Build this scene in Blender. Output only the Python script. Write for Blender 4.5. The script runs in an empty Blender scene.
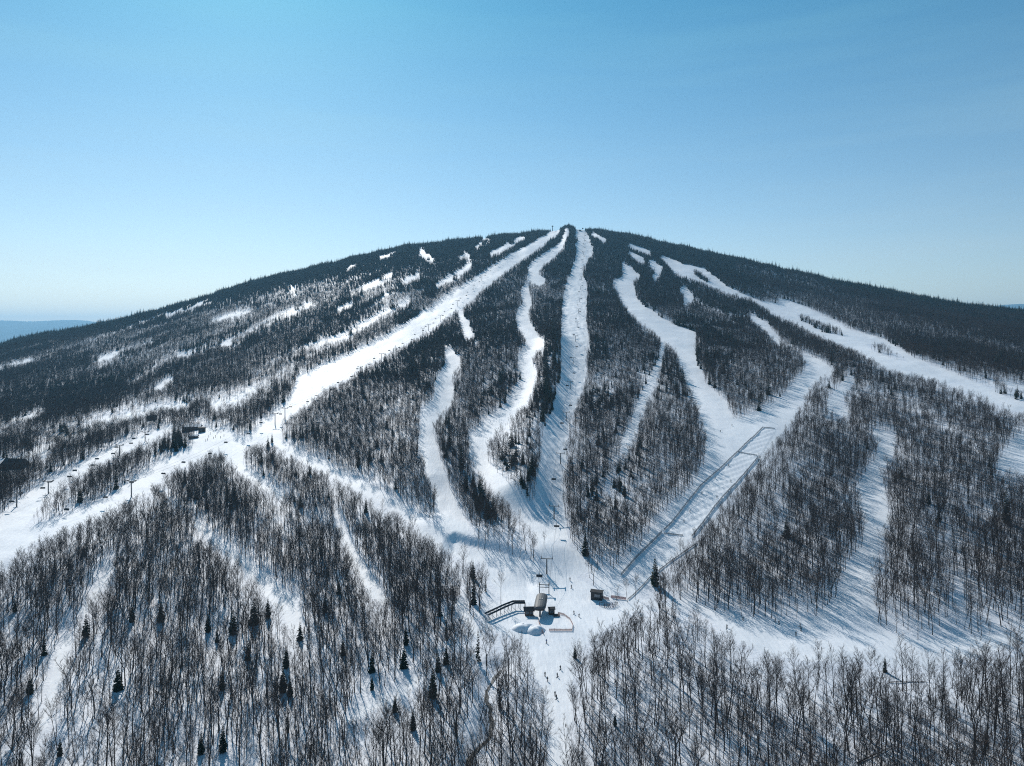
import bpy, math, random
import numpy as np

random.seed(7)
RNG = np.random.default_rng(11)
SC = bpy.context.scene
COL = SC.collection
F = 710.0            # focal length in pixels of the 1024 wide picture
CX, HY = 512.0, 335.0

# ------------------------------------------------------------------ tagging
def tag(o, label=None, cat=None, group=None, kind=None):
    if label: o['label'] = label
    if cat: o['category'] = cat
    if group: o['group'] = group
    if kind: o['kind'] = kind
    return o

def empty(name, loc=(0, 0, 0), rz=0.0):
    o = bpy.data.objects.new(name, None)
    o.empty_display_size = 0.5
    COL.objects.link(o)
    o.location = loc
    o.rotation_euler = (0, 0, rz)
    return o

def link_mesh(name, me, parent=None):
    o = bpy.data.objects.new(name, me)
    COL.objects.link(o)
    if parent: o.parent = parent
    return o

def copy_tree(o, kids, parent=None):
    c = o.copy(); COL.objects.link(c)
    c.parent = parent
    for k in kids.get(o.name, ()):
        copy_tree(k, kids, c)
    return c

def kids_map(root):
    m = {}
    def rec(o):
        ch = [c for c in o.children]
        m[o.name] = ch
        for c in ch: rec(c)
    rec(root)
    return m

# ------------------------------------------------------------------ materials
def new_mat(name):
    m = bpy.data.materials.new(name); m.use_nodes = True
    nt = m.node_tree
    b = nt.nodes['Principled BSDF']
    return m, nt, b

def simple(name, col, rough=0.6, metal=0.0, noise=0.0, scale=2.0):
    m, nt, b = new_mat(name)
    b.inputs['Roughness'].default_value = rough
    b.inputs['Metallic'].default_value = metal
    if noise > 0:
        tc = nt.nodes.new('ShaderNodeTexCoord')
        n = nt.nodes.new('ShaderNodeTexNoise'); n.inputs['Scale'].default_value = scale
        n.inputs['Detail'].default_value = 6
        r = nt.nodes.new('ShaderNodeValToRGB')
        a = [max(0, c*(1-noise)) for c in col]; d = [min(1, c*(1+noise)) for c in col]
        r.color_ramp.elements[0].position = 0.3; r.color_ramp.elements[1].position = 0.7
        r.color_ramp.elements[0].color = (*a, 1); r.color_ramp.elements[1].color = (*d, 1)
        nt.links.new(tc.outputs['Object'], n.inputs['Vector'])
        nt.links.new(n.outputs['Fac'], r.inputs['Fac'])
        nt.links.new(r.outputs['Color'], b.inputs['Base Color'])
    else:
        b.inputs['Base Color'].default_value = (*col, 1)
    return m

def vary(name, c0, c1, rough=0.85):
    """bark / needles: colour differs from tree to tree and along the surface"""
    m, nt, b = new_mat(name)
    b.inputs['Roughness'].default_value = rough
    b.inputs['Specular IOR Level'].default_value = 0.2
    oi = nt.nodes.new('ShaderNodeObjectInfo')
    tc = nt.nodes.new('ShaderNodeTexCoord')
    n = nt.nodes.new('ShaderNodeTexNoise'); n.inputs['Scale'].default_value = 1.3
    n.inputs['Detail'].default_value = 4
    add = nt.nodes.new('ShaderNodeMath'); add.operation = 'MULTIPLY_ADD'
    add.inputs[1].default_value = 0.6
    sub = nt.nodes.new('ShaderNodeMath'); sub.operation = 'MULTIPLY'; sub.inputs[1].default_value = 0.45
    mx = nt.nodes.new('ShaderNodeMix'); mx.data_type = 'RGBA'
    mx.inputs[6].default_value = (*c0, 1); mx.inputs[7].default_value = (*c1, 1)
    nt.links.new(tc.outputs['Object'], n.inputs['Vector'])
    nt.links.new(n.outputs['Fac'], sub.inputs[0])
    nt.links.new(oi.outputs['Random'], add.inputs[0])
    nt.links.new(sub.outputs[0], add.inputs[2])
    nt.links.new(add.outputs[0], mx.inputs[0])
    nt.links.new(mx.outputs[2], b.inputs['Base Color'])
    return m

def snow_mat(name, groomed):
    m, nt, b = new_mat(name)
    b.inputs['Roughness'].default_value = 0.65
    b.inputs['Specular IOR Level'].default_value = 0.25
    tc = nt.nodes.new('ShaderNodeTexCoord')
    def noise(scale, detail=5, rough=0.55, vec=None):
        n = nt.nodes.new('ShaderNodeTexNoise')
        n.inputs['Scale'].default_value = scale; n.inputs['Detail'].default_value = detail
        n.inputs['Roughness'].default_value = rough
        nt.links.new(vec or tc.outputs['Object'], n.inputs['Vector'])
        return n
    big = noise(0.03 if groomed else 0.05)
    r = nt.nodes.new('ShaderNodeValToRGB')
    e = r.color_ramp.elements
    e[0].position = 0.3; e[1].position = 0.7
    if groomed:
        e[0].color = (0.70, 0.74, 0.80, 1); e[1].color = (0.86, 0.88, 0.91, 1)
    else:
        e[0].color = (0.64, 0.68, 0.75, 1); e[1].color = (0.83, 0.85, 0.90, 1)
    nt.links.new(big.outputs['Fac'], r.inputs['Fac'])
    nt.links.new(r.outputs['Color'], b.inputs['Base Color'])
    bump = nt.nodes.new('ShaderNodeBump')
    fine = noise(0.22 if groomed else 0.45, 8, 0.62)
    if groomed:
        # ski tracks run down the hill: stretch the noise along the fall line
        mp = nt.nodes.new('ShaderNodeMapping')
        mp.inputs['Scale'].default_value = (1.0, 0.18, 0.3)
        nt.links.new(tc.outputs['Object'], mp.inputs['Vector'])
        tr = noise(0.7, 6, 0.6, mp.outputs['Vector'])
        mixn = nt.nodes.new('ShaderNodeMath'); mixn.operation = 'MULTIPLY_ADD'; mixn.inputs[1].default_value = 0.55
        half = nt.nodes.new('ShaderNodeMath'); half.operation = 'MULTIPLY'; half.inputs[1].default_value = 0.45
        nt.links.new(big.outputs['Fac'], half.inputs[0]); nt.links.new(tr.outputs['Fac'], mixn.inputs[0]); nt.links.new(half.outputs[0], mixn.inputs[2])
        nt.links.new(mixn.outputs[0], r.inputs['Fac'])
        e[0].position = 0.36; e[1].position = 0.62
        ad = nt.nodes.new('ShaderNodeMath'); ad.operation = 'ADD'
        nt.links.new(fine.outputs['Fac'], ad.inputs[0]); nt.links.new(tr.outputs['Fac'], ad.inputs[1])
        nt.links.new(ad.outputs[0], bump.inputs['Height'])
        bump.inputs['Strength'].default_value = 0.5; bump.inputs['Distance'].default_value = 0.45
    else:
        nt.links.new(fine.outputs['Fac'], bump.inputs['Height'])
        bump.inputs['Strength'].default_value = 0.6; bump.inputs['Distance'].default_value = 0.7
    nt.links.new(bump.outputs['Normal'], b.inputs['Normal'])
    return m

M = {}
M['snow'] = snow_mat('forest_snow', False)
M['trail'] = snow_mat('groomed_snow', True)
M['bark'] = vary('bark', (0.032, 0.029, 0.029), (0.095, 0.083, 0.076))
M['twig'] = vary('twigs', (0.036, 0.029, 0.028), (0.105, 0.076, 0.064))
M['spruce'] = vary('needles', (0.009, 0.022, 0.015), (0.026, 0.044, 0.026))
M['steel'] = simple('galvanised_steel', (0.20, 0.21, 0.22), 0.5, 0.6, 0.2)
M['dark'] = simple('dark_paint', (0.018, 0.020, 0.024), 0.5, 0.0, 0.25)
M['hood'] = simple('smoked_hood', (0.02, 0.022, 0.028), 0.18)
M['roof'] = simple('grey_roof', (0.040, 0.050, 0.060), 0.6, 0.0, 0.15, 0.8)
M['darkroof'] = simple('dark_shingles', (0.03, 0.032, 0.036), 0.8, 0, 0.3, 1.5)
M['wood'] = simple('brown_boards', (0.10, 0.065, 0.05), 0.8, 0, 0.3, 1.2)
M['glass'] = simple('pane', (0.05, 0.07, 0.09), 0.08)
M['pale'] = simple('pale_panel', (0.45, 0.46, 0.46), 0.5, 0, 0.1)
M['orange'] = simple('faded_orange_net', (0.55, 0.30, 0.23), 0.8, 0, 0.2, 3.0)
M['pink'] = simple('faded_red_net', (0.45, 0.20, 0.19), 0.8, 0, 0.2, 3.0)
M['net'] = simple('grey_net', (0.30, 0.32, 0.34), 0.85, 0, 0.3, 1.0)
M['pilesnow'] = simple('piled_snow', (0.84, 0.86, 0.90), 0.7, 0, 0.04, 0.6)
M['water'] = simple('brook_water', (0.008, 0.009, 0.010), 0.45)
M['hill'] = simple('far_forest', (0.05, 0.065, 0.06), 0.95, 0, 0.4, 0.004)
M['skin'] = simple('skin', (0.5, 0.33, 0.25), 0.6)
M['pants'] = simple('black_ski_pants', (0.02, 0.02, 0.025), 0.8)
M['jblack'] = simple('black_jacket', (0.025, 0.025, 0.03), 0.8)
M['jblue'] = simple('blue_jacket', (0.03, 0.08, 0.28), 0.8)
M['jred'] = simple('red_jacket', (0.40, 0.03, 0.03), 0.8)
M['jyel'] = simple('mustard_jacket', (0.42, 0.26, 0.05), 0.8)
M['helmet'] = simple('helmet', (0.03, 0.03, 0.035), 0.3)

# ------------------------------------------------------------------ mesh builder
class MB:
    def __init__(s):
        s.v = []; s.f = []; s.n = 0
    def add(s, verts, faces):
        s.v.append(np.asarray(verts, float).reshape(-1, 3))
        s.f += [tuple(i + s.n for i in f) for f in faces]
        s.n += len(s.v[-1])
    def box(s, c, size, rz=0.0, taper=1.0):
        x, y, z = [d/2 for d in size]
        p = np.array([[-x,-y,-z],[x,-y,-z],[x,y,-z],[-x,y,-z],
                      [-x*taper,-y*taper,z],[x*taper,-y*taper,z],[x*taper,y*taper,z],[-x*taper,y*taper,z]])
        cs, sn = math.cos(rz), math.sin(rz)
        p = np.stack([p[:,0]*cs-p[:,1]*sn, p[:,0]*sn+p[:,1]*cs, p[:,2]], 1) + np.array(c)
        s.add(p, [(0,3,2,1),(4,5,6,7),(0,1,5,4),(1,2,6,5),(2,3,7,6),(3,0,4,7)])
    def tube(s, pts, rad, n=5, cap=True):
        pts = np.asarray(pts, float); k = len(pts)
        if np.isscalar(rad): rad = [rad]*k
        t = np.gradient(pts, axis=0); t /= (np.linalg.norm(t, axis=1, keepdims=True)+1e-9)
        ref = np.array([0,0,1.0]) if abs(t[0][2]) < 0.9 else np.array([1.0,0,0])
        a = np.cross(t, ref); a /= (np.linalg.norm(a, axis=1, keepdims=True)+1e-9)
        b = np.cross(t, a)
        ang = np.arange(n)*2*math.pi/n
        ring = (np.cos(ang)[None,:,None]*a[:,None,:] + np.sin(ang)[None,:,None]*b[:,None,:])
        p = pts[:,None,:] + ring*np.asarray(rad)[:,None,None]
        fs = []
        for i in range(k-1):
            for j in range(n):
                fs.append((i*n+j, i*n+(j+1)%n, (i+1)*n+(j+1)%n, (i+1)*n+j))
        if cap:
            fs.append(tuple(range(n))); fs.append(tuple((k-1)*n+j for j in reversed(range(n))))
        s.add(p.reshape(-1,3), fs)
    def spike(s, p0, p1, r):
        """three sided needle, one twig"""
        p0 = np.asarray(p0, float); p1 = np.asarray(p1, float)
        t = p1-p0; t /= np.linalg.norm(t)+1e-9
        ref = np.array([0,0,1.0]) if abs(t[2]) < 0.9 else np.array([1.0,0,0])
        a = np.cross(t, ref); a /= np.linalg.norm(a); b = np.cross(t, a)
        q = [p0+a*r, p0-a*r*0.5+b*r*0.87, p0-a*r*0.5-b*r*0.87, p1]
        s.add(q, [(0,1,3),(1,2,3),(2,0,3)])
    def lathe(s, prof, n=12, c=(0,0,0)):
        v = []; fs = []
        for r, z in prof:
            for j in range(n):
                a = j*2*math.pi/n
                v.append((c[0]+r*math.cos(a), c[1]+r*math.sin(a), c[2]+z))
        k = len(prof)
        for i in range(k-1):
            for j in range(n):
                fs.append((i*n+j, i*n+(j+1)%n, (i+1)*n+(j+1)%n, (i+1)*n+j))
        s.add(v, fs)
    def mesh(s, name, mats):
        me = bpy.data.meshes.new(name)
        V = np.concatenate(s.v) if s.v else np.zeros((0,3))
        me.from_pydata([tuple(p) for p in V], [], s.f)
        for m in (mats if isinstance(mats, (list, tuple)) else [mats]): me.materials.append(m)
        me.update()
        return me
    def build(s, name, mats, parent=None, smooth=False):
        me = s.mesh(name, mats)
        if smooth: me.polygons.foreach_set('use_smooth', [True]*len(me.polygons))
        return link_mesh(name, me, parent)

# ------------------------------------------------------------------ value noise
def vnoise(x, y, seed=0):
    xi = np.floor(x).astype(np.int64); yi = np.floor(y).astype(np.int64)
    fx = x-xi; fy = y-yi
    fx = fx*fx*(3-2*fx); fy = fy*fy*(3-2*fy)
    def h(a, b):
        n = (a*374761393 + b*668265263 + seed*974634211) & 0x7fffffff
        n = ((n ^ (n >> 13))*1274126177) & 0x7fffffff
        return ((n ^ (n >> 16)) & 0xffff)/65535.0
    return (h(xi,yi)*(1-fx)+h(xi+1,yi)*fx)*(1-fy) + (h(xi,yi+1)*(1-fx)+h(xi+1,yi+1)*fx)*fy
def fbm(x, y, seed=0, oct=4):
    s = 0; a = 0.5; t = 0
    for i in range(oct):
        s = s + a*vnoise(x*2**i, y*2**i, seed+i*17); t += a; a *= 0.5
    return s/t        # 0..1

# ------------------------------------------------------------------ terrain
def zv(Y, v): return (HY-v)*Y/F
COLS = {
 -250: [(214,770),(300,640),(380,566),(470,516),(600,476),(800,437),(1000,413),(1300,390),(1600,374),(1900,362),(2050,359)],
 0:   [(214,766),(300,640),(380,560),(470,510),(600,470),(800,430),(1000,405),(1300,380),(1600,362),(1900,350),(2100,347)],
 150: [(214,766),(310,630),(400,550),(500,500),(600,465),(800,425),(1000,398),(1300,368),(1600,342),(1900,324),(2150,314)],
 300: [(214,766),(320,620),(420,545),(520,490),(650,440),(800,402),(1050,365),(1400,326),(1800,292),(2150,274),(2350,270)],
 430: [(214,766),(330,610),(430,542),(510,490),(650,437),(800,397),(1050,350),(1400,308),(1800,271),(2200,250),(2450,244)],
 565: [(214,766),(348,600),(420,540),(520,480),(650,430),(800,390),(1050,340),(1400,298),(1800,265),(2200,240),(2450,231.5),(2560,229.5)],
 700: [(214,766),(330,610),(390,550),(480,490),(600,435),(760,390),(1000,345),(1400,305),(1800,274),(2150,255),(2400,251)],
 850: [(214,766),(298,640),(340,590),(400,540),(480,490),(580,440),(720,395),(900,360),(1200,330),(1600,303),(1900,287),(2100,283)],
 1024:[(214,766),(290,650),(330,600),(390,545),(460,490),(560,440),(700,400),(900,365),(1150,342),(1450,325),(1700,316),(1850,313)],
 1280:[(214,764),(290,650),(330,600),(390,548),(460,496),(560,450),(700,412),(900,378),(1150,357),(1450,343),(1700,336),(1850,334)],
}
SKY = [(-250,357),(0,346),(40,335.5),(105,325),(150,313.5),(200,299),(260,281),(330,264.5),(400,248),(450,241.5),(520,234),(545,231.5),(560,230.5),(564,228),(568,226.8),(573,228.5),(577,230),(600,231),
       (640,238.5),(700,251.5),(760,265),(820,278.5),(880,290.5),(940,301.5),(1024,313.5),(1280,334)]

def pchip(x, y, xq):
    x = np.asarray(x,float); y = np.asarray(y,float)
    h = np.diff(x); d = np.diff(y)/h
    m = np.zeros_like(y)
    for i in range(1,len(x)-1):
        if d[i-1]*d[i] > 0:
            w1 = 2*h[i]+h[i-1]; w2 = h[i]+2*h[i-1]
            m[i] = (w1+w2)/(w1/d[i-1]+w2/d[i])
    m[0] = d[0]; m[-1] = d[-1]
    i = np.clip(np.searchsorted(x, xq)-1, 0, len(x)-2)
    t = np.clip((xq-x[i])/h[i], 0, 1)
    return ((1+2*t)*(1-t)**2*y[i] + t*(1-t)**2*h[i]*m[i] + t*t*(3-2*t)*y[i+1] + t*t*(t-1)*h[i]*m[i+1])

def natspline(xk, Yk, xq):
    """natural cubic spline through rows Yk[k, ...] at xk, evaluated at xq"""
    n = len(xk); h = np.diff(xk)
    A = np.zeros((n,n)); A[0,0] = A[-1,-1] = 1
    R = np.zeros_like(Yk)
    for i in range(1,n-1):
        A[i,i-1] = h[i-1]; A[i,i] = 2*(h[i-1]+h[i]); A[i,i+1] = h[i]
        R[i] = 6*((Yk[i+1]-Yk[i])/h[i]-(Yk[i]-Yk[i-1])/h[i-1])
    Mk = np.linalg.solve(A, R)
    q = np.clip(xq, xk[0], xk[-1])
    i = np.clip(np.searchsorted(xk, q)-1, 0, n-2)
    a = ((xk[i+1]-q)/h[i])[:,None]; b = ((q-xk[i])/h[i])[:,None]; hh = h[i][:,None]
    return a*Yk[i]+b*Yk[i+1]+((a**3-a)*Mk[i]+(b**3-b)*Mk[i+1])*hh*hh/6

# grid: rows in depth, columns in azimuth (an ordinary polar height field round the valley)
ROWS = np.concatenate([np.exp(np.arange(math.log(45), math.log(190), 0.012)),
                       np.exp(np.arange(math.log(190), math.log(3000), 0.0045)),
                       np.exp(np.linspace(math.log(3010), math.log(26000), 36))])
UC = np.concatenate([np.linspace(-1.1,-0.80,30)[:-1], np.linspace(-0.80,0.80,960), np.linspace(0.80,1.1,30)[1:]])
NR, NC = len(ROWS), len(UC)
lr = np.log(ROWS)
keys = sorted(COLS)
Rk = np.array([COLS[k][-1][0] for k in keys], float)
prof = []
for k in keys:
    pts = COLS[k]
    Y = [40, 120] + [p[0] for p in pts]
    Z = [-126, -129] + [zv(*p) for p in pts]
    R, zr = Y[-1], Z[-1]
    Y += [R*1.12, R*1.5, 5500, 27000]; Z += [zr-18, zr-0.45*(zr+200), -205, -215]
    prof.append(pchip(np.log(Y), Z, lr))
xq = UC*F+CX
ZT = natspline(np.array(keys,float), np.array(prof), xq).T           # [row, col]
RU = natspline(np.array(keys,float), Rk[:,None], xq)[:,0]
XT = ROWS[:,None]*UC[None,:]; YT = np.repeat(ROWS[:,None], NC, 1)
# natural unevenness: broad swells, hollows and gullies running down the hill
rel = np.clip(YT/RU[None,:], 0, 1.2)
amp = np.clip((YT-150)/500, 0.12, 1)
ZT += amp*((fbm(XT/260, YT/340, 3, 3)-0.5)*16 + (fbm(XT/70+YT/600, YT/170, 9, 3)-0.5)*7)
ZT += (fbm(XT/22, YT/26, 21, 3)-0.5)*1.5
# settle the skyline
sky_x = [p[0] for p in SKY]; sky_v = [p[1] for p in SKY]
vis = ROWS < 3000
for it in range(2):
    v = HY - F*ZT/YT
    cur = v[vis].min(0)
    want = np.interp(xq, sky_x, sky_v)+(fbm(xq/14, xq*0, 151, 3)-0.5)*3.2
    d = cur-want                                       # >0: raise
    kern = np.ones(7)/7
    d = np.convolve(np.pad(d, 3, mode='edge'), kern, 'valid')
    w = np.clip((rel-0.6)/0.4, 0, 1); w = w*w*(3-2*w)
    ZT += w*YT/F*d[None,:]*np.clip((4500-YT)/1500, 0, 1)

def pix2ground(x, y):
    """nearest ground point whose image is (x, y)"""
    u = (x-CX)/F
    j = np.searchsorted(UC, u); j = min(max(j,1),NC-1)
    t = (u-UC[j-1])/(UC[j]-UC[j-1])
    z = ZT[:,j-1]*(1-t)+ZT[:,j]*t
    vv = HY-F*z/ROWS
    k = np.argmax(vv <= y)
    if vv[k] > y: k = int(np.argmin(vv[ROWS<3000]))
    if k == 0: k = 1
    s = (vv[k-1]-y)/(vv[k-1]-vv[k]+1e-9); s = min(max(s,0),1)
    Y = ROWS[k-1]*(1-s)+ROWS[k]*s
    return np.array([u*Y, Y, z[k-1]*(1-s)+z[k]*s])

# benches and cut banks: a lip with a short steep drop on the valley side
def bank(pix, h, w1, w2):
    global ZT
    L = np.array([pix2ground(*p) for p in pix])
    L = L[np.argsort(L[:,0])]
    yl = np.interp(XT, L[:,0], L[:,1])
    d = yl-YT
    e = np.clip((XT-L[0,0])/6,0,1)*np.clip((L[-1,0]-XT)/6,0,1)
    a = np.clip(d/w1,0,1); b = np.clip((d-w1)/w2,0,1); b = b*b*(3-2*b)
    ZT = ZT - h*e*a*(1-b)*(d>0)
bank([(444,541),(455,539),(470,543),(500,550),(520,557),(537,563)], 2.8, 4.2, 60)
bank([(60,452),(95,441),(133,434)], 3.0, 3, 25)

# brook gully
BROOK = [(498,664),(497,669),(490,680),(487,693),(490,706),(493,718),(488,732),(478,741),(470,752),(466,770)]
BW = np.array([pix2ground(*p) for p in BROOK])
def polyd(P, L):
    best = np.full(P.shape[0], 1e9)
    for a, b in zip(L[:-1], L[1:]):
        ab = b-a; t = np.clip(((P-a)@ab)/(ab@ab), 0, 1)
        dd = np.linalg.norm(P-(a+t[:,None]*ab), axis=1)
        best = np.minimum(best, dd)
    return best
sub = (YT < 320) & (XT > -40) & (XT < 30)
P = np.stack([XT[sub], YT[sub]], 1)
dB = polyd(P, BW[:,:2])
ZT[sub] -= 2.6*np.exp(-(dB/4.5)**2)

# ------------------------------------------------------------------ photo tracing of cleared runs (converted to ground below)
SS = 2; RX0, RY0, RW, RH = -160, 200, 1344, 640
MASK = np.zeros((RH*SS, RW*SS), bool)
SPAR = np.ones((RH*SS, RW*SS), np.float32)
def _box(xs, ys, pad=0):
    x0 = int(max(0,(min(xs)-pad-RX0)*SS)); x1 = int(min(RW*SS,(max(xs)+pad-RX0)*SS+2))
    y0 = int(max(0,(min(ys)-pad-RY0)*SS)); y1 = int(min(RH*SS,(max(ys)+pad-RY0)*SS+2))
    gx, gy = np.meshgrid((np.arange(x0,x1)+0.5)/SS+RX0, (np.arange(y0,y1)+0.5)/SS+RY0)
    return (slice(y0,y1), slice(x0,x1)), gx, gy
def poly_in(pts, gx, gy):
    ins = np.zeros(gx.shape, bool); n = len(pts)
    for i in range(n):
        (xa,ya),(xb,yb) = pts[i], pts[(i+1)%n]
        if ya == yb: continue
        c = ((ya > gy) != (yb > gy)) & (gx < (xb-xa)*(gy-ya)/(yb-ya)+xa)
        ins ^= c
    return ins
def poly(*pts, val=True):
    sl, gx, gy = _box([p[0] for p in pts], [p[1] for p in pts])
    MASK[sl][poly_in(pts, gx, gy)] = val
def _stroke(pts):
    W = max(p[2] for p in pts)
    sl, gx, gy = _box([p[0] for p in pts], [p[1] for p in pts], W)
    ins = np.zeros(gx.shape, bool)
    for a, b in zip(pts[:-1], pts[1:]):
        ax, ay, aw = a; bx, by, bw = b
        L2 = (bx-ax)**2+(by-ay)**2+1e-9
        t = np.clip(((gx-ax)*(bx-ax)+(gy-ay)*(by-ay))/L2, 0, 1)
        d = np.hypot(gx-(ax+t*(bx-ax)), gy-(ay+t*(by-ay)))
        ins |= d < 0.5*(aw+t*(bw-aw))
    return sl, ins
def stroke(*pts, val=True):
    sl, ins = _stroke(pts); MASK[sl][ins] = val
def sparse(f, *pts):
    sl, ins = _stroke(pts); SPAR[sl][ins] = np.minimum(SPAR[sl][ins], f) if f < 1 else f
def sparse_poly(f, *pts):
    sl, gx, gy = _box([p[0] for p in pts], [p[1] for p in pts])
    SPAR[sl][poly_in(pts, gx, gy)] = f

# wide run left of the summit
poly((557,228),(507,256),(457,289),(390,333),(340,357),(300,375),(296,386),(290,396),(262,421),(250,437),(277,444),(283,424),(305,407),(322,393),(340,383),(390,352),(420,336),(457,312),(500,276),(561,231))
MASK_A = MASK.copy()
# runs on the left shoulder
stroke((167,315,2),(190,306,3.5),(211,300,2))
sparse(0.35,(-20,374,4),(33,360,4),(100,340,5),(140,324,4),(167,313,3))
stroke((0,368,4),(22,362,4),(33,359,2))
stroke((291,287,4),(294,293,6))
stroke((212,321,3),(233,315,5),(250,310,3))
stroke((266,324,4),(276,318,6),(290,312,6),(310,304,4))
stroke((312,306,2),(338,297,3))
sparse(0.28,(200,352,6),(240,338,6),(266,324,5))
sparse(0.28,(95,362,7),(115,355,8),(150,344,6))
stroke((100,360,3),(110,356,5),(117,353,3))
stroke((222,345,4),(233,342,6),(243,340,4))
sparse(0.28,(130,386,6),(165,362,8),(200,352,8),(222,345,6))
stroke((176,356,3),(190,352,4))
stroke((306,347,3),(322,342,6),(340,337,5),(373,319,5),(409,299,3))
sparse(0.3,(250,380,5),(280,361,6),(306,347,6))
stroke((157,388,4),(163,384,6),(172,379,4))
sparse(0.28,(100,420,6),(130,402,6),(160,386,5))
stroke((-30,430,5),(0,425,6),(25,418,5),(45,410,4))
stroke((40,447,6),(60,437,7),(83,433,7),(100,422,7))
stroke((-30,470,8),(0,463,6),(22,458,7),(50,449,7))
stroke((100,423,6),(140,413,8),(165,408,6),(188,404,4))
stroke((213,404,6),(235,398,8),(253,391,6))
sparse(0.35,(100,420,14),(165,408,14),(253,391,14),(290,372,10))
# patches on the upper left
stroke((422,248,3),(421,252,5),(427,256,5),(433,260,4))
stroke((482,238,2),(488,240.5,4),(476,246.5,3))
stroke((459,259,4),(464,255,7),(468,257,5))
stroke((491,254,3),(510,244,5),(523,237,3))
stroke((437,285,4),(455,276,7),(471,265,4))
stroke((403,281,3),(412,277,5),(418,274,3))
stroke((352,293,4),(375,283,5),(391,274,4))
stroke((338,309,3),(351,302,3)); stroke((382,297,2),(390,291,3))
stroke((380,257,2),(395,253,2)); stroke((348,268,2),(356,264,2))
PATCHY = MASK & ~MASK_A
# narrow run beside the summit run
stroke((567,231,5),(563,240,5),(560,247,6),(552,253,9),(541,261,10),(533,270,11),(533,277,12),(540,281,9))
stroke((526,288,7),(525,294,9),(529,302,8),(524,311,10),(522,318,13),(527,328,14),(532,338,15),(537,345,14),(525,356,12),(526,366,14),(531,376,17),(524,392,16),(510,410,16),(492,428,15),(478,440,18),(477,450,18),(482,465,15),(495,480,15),(509,496,15),(523,509,14),(537,524,17),(547,540,22),(555,553,28),(567,563,34))
# run left of it
stroke((460,316,6),(464,324,9),(468,334,8)); sparse(0.28,(468,334,8),(476,344,8))
stroke((450,352,8),(454,362,11),(448,374,13),(440,386,13),(446,393,18))
stroke((446,398,18),(432,412,17),(427,425,14),(427,443,16),(432,462,17),(441,488,18),(450,512,20),(455,528,28))
# centre run
poly((575,228),(576,257),(569,275),(563,303),(561,340),(561,377),(553,407),(542,444),(535,505),(548,530),(556,548),(560,575),(593,571),(578,560),(570,549),(564,510),(567,440),(572,417),(579,400),(585,377),(585,350),(589,344),(585,323),(586,290),(583,268),(593,252),(591,240),(585,228))
stroke((592,233,2.5),(605,240,3))
# right hand run
poly((622,262),(634,269),(640,276),(632,282),(638,300),(660,317),(680,327),(697,332),(697,357),(704,383),(726,401),(733,420),(760,411),(785,395),(797,380),(810,366),(826,366),(830,374),(814,384),(793,420),(777,441),(760,462),(738,486),(715,512),(693,538),(676,556),(655,578),(636,598),(622,600),(600,590),(590,570),(612,572),(640,545),(660,517),(690,490),(706,462),(705,432),(694,400),(684,374),(676,352),(660,338),(640,322),(626,308),(616,288),(612,282),(622,277))
stroke((666,336,5),(660,360,6),(650,386,7),(638,415,8),(625,448,9)); sparse(0.28,(625,448,10),(615,475,12),(604,510,10))
# far right run, three tree islands inside
poly((659,254),(684,264),(704,268),(727,286),(761,302),(784,299),(817,312),(846,328),(884,339),(917,359),(950,371),(980,384),(1000,395),(1030,404),(1080,418),(1080,430),(1030,414),(996,405),(975,395),(924,377),(900,373),(884,368),(857,352),(834,343),(812,333),(794,324),(771,313),(751,299),(720,290),(700,281),(676,273))
poly((749,291),(758,293),(780,301),(781,304),(765,302),(752,297), val=False)
poly((796,314),(803,315),(842,331),(843,337),(826,333),(800,321), val=False)
poly((866,344),(880,344),(904,357),(905,361),(890,358),(868,349), val=False)
poly((690,268),(700,271),(716,283),(706,282),(696,276), val=False)
stroke((630,245,3),(650,252,3)); stroke((630,253,3),(643,260,4)); stroke((651,263,5),(660,269,6),(655,277,5))
stroke((683,289,6),(690,297,7),(686,302,6)); sparse(0.3,(690,302,8),(730,318,7),(751,318,7))
stroke((752,317,5),(765,327,7),(779,342,6)); sparse(0.3,(779,342,7),(806,359,8))
stroke((806,358,7),(820,365,9),(830,373,8))
stroke((850,380,7),(840,394,9),(832,406,11),(845,414,9)); sparse(0.5,(815,372,10),(835,390,9))
poly((872,430),(886,431),(896,440),(893,452),(884,470),(885,490),(891,520),(882,545),(876,562),(872,590),(878,625),(886,640),(830,630),(817,618),(826,610),(836,598),(846,570),(862,545),(864,525),(858,500),(858,487),(868,470),(880,450))
# snow road at the foot, right
poly((600,590),(640,599),(665,602),(690,599),(717,611),(745,617),(774,620),(817,617),(870,627),(917,640),(970,637),(1030,631),(1200,622),(1200,644),(1030,640),(990,652),(945,664),(913,668),(870,661),(830,661),(807,661),(767,654),(734,637),(710,619),(694,609),(660,607),(640,611),(610,625),(590,640),(578,655),(571,685),(571,720),(566,770),(560,800),(545,800),(551,766),(550,735),(546,705),(538,680),(528,655),(518,636),(480,628),(484,612),(520,600),(560,570))
# slope and hollow beside the lift station
poly((468,548),(500,553),(537,564),(560,575),(560,600),(530,604),(505,604),(494,585),(480,565))
poly((485,600),(530,604),(545,640),(519,640),(500,634),(483,622))
stroke((445,536,26),(462,552,14),(472,560,10))
stroke((458,600,7),(466,616,9),(480,636,9)); sparse(0.28,(448,575,9),(458,600,9))
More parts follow.
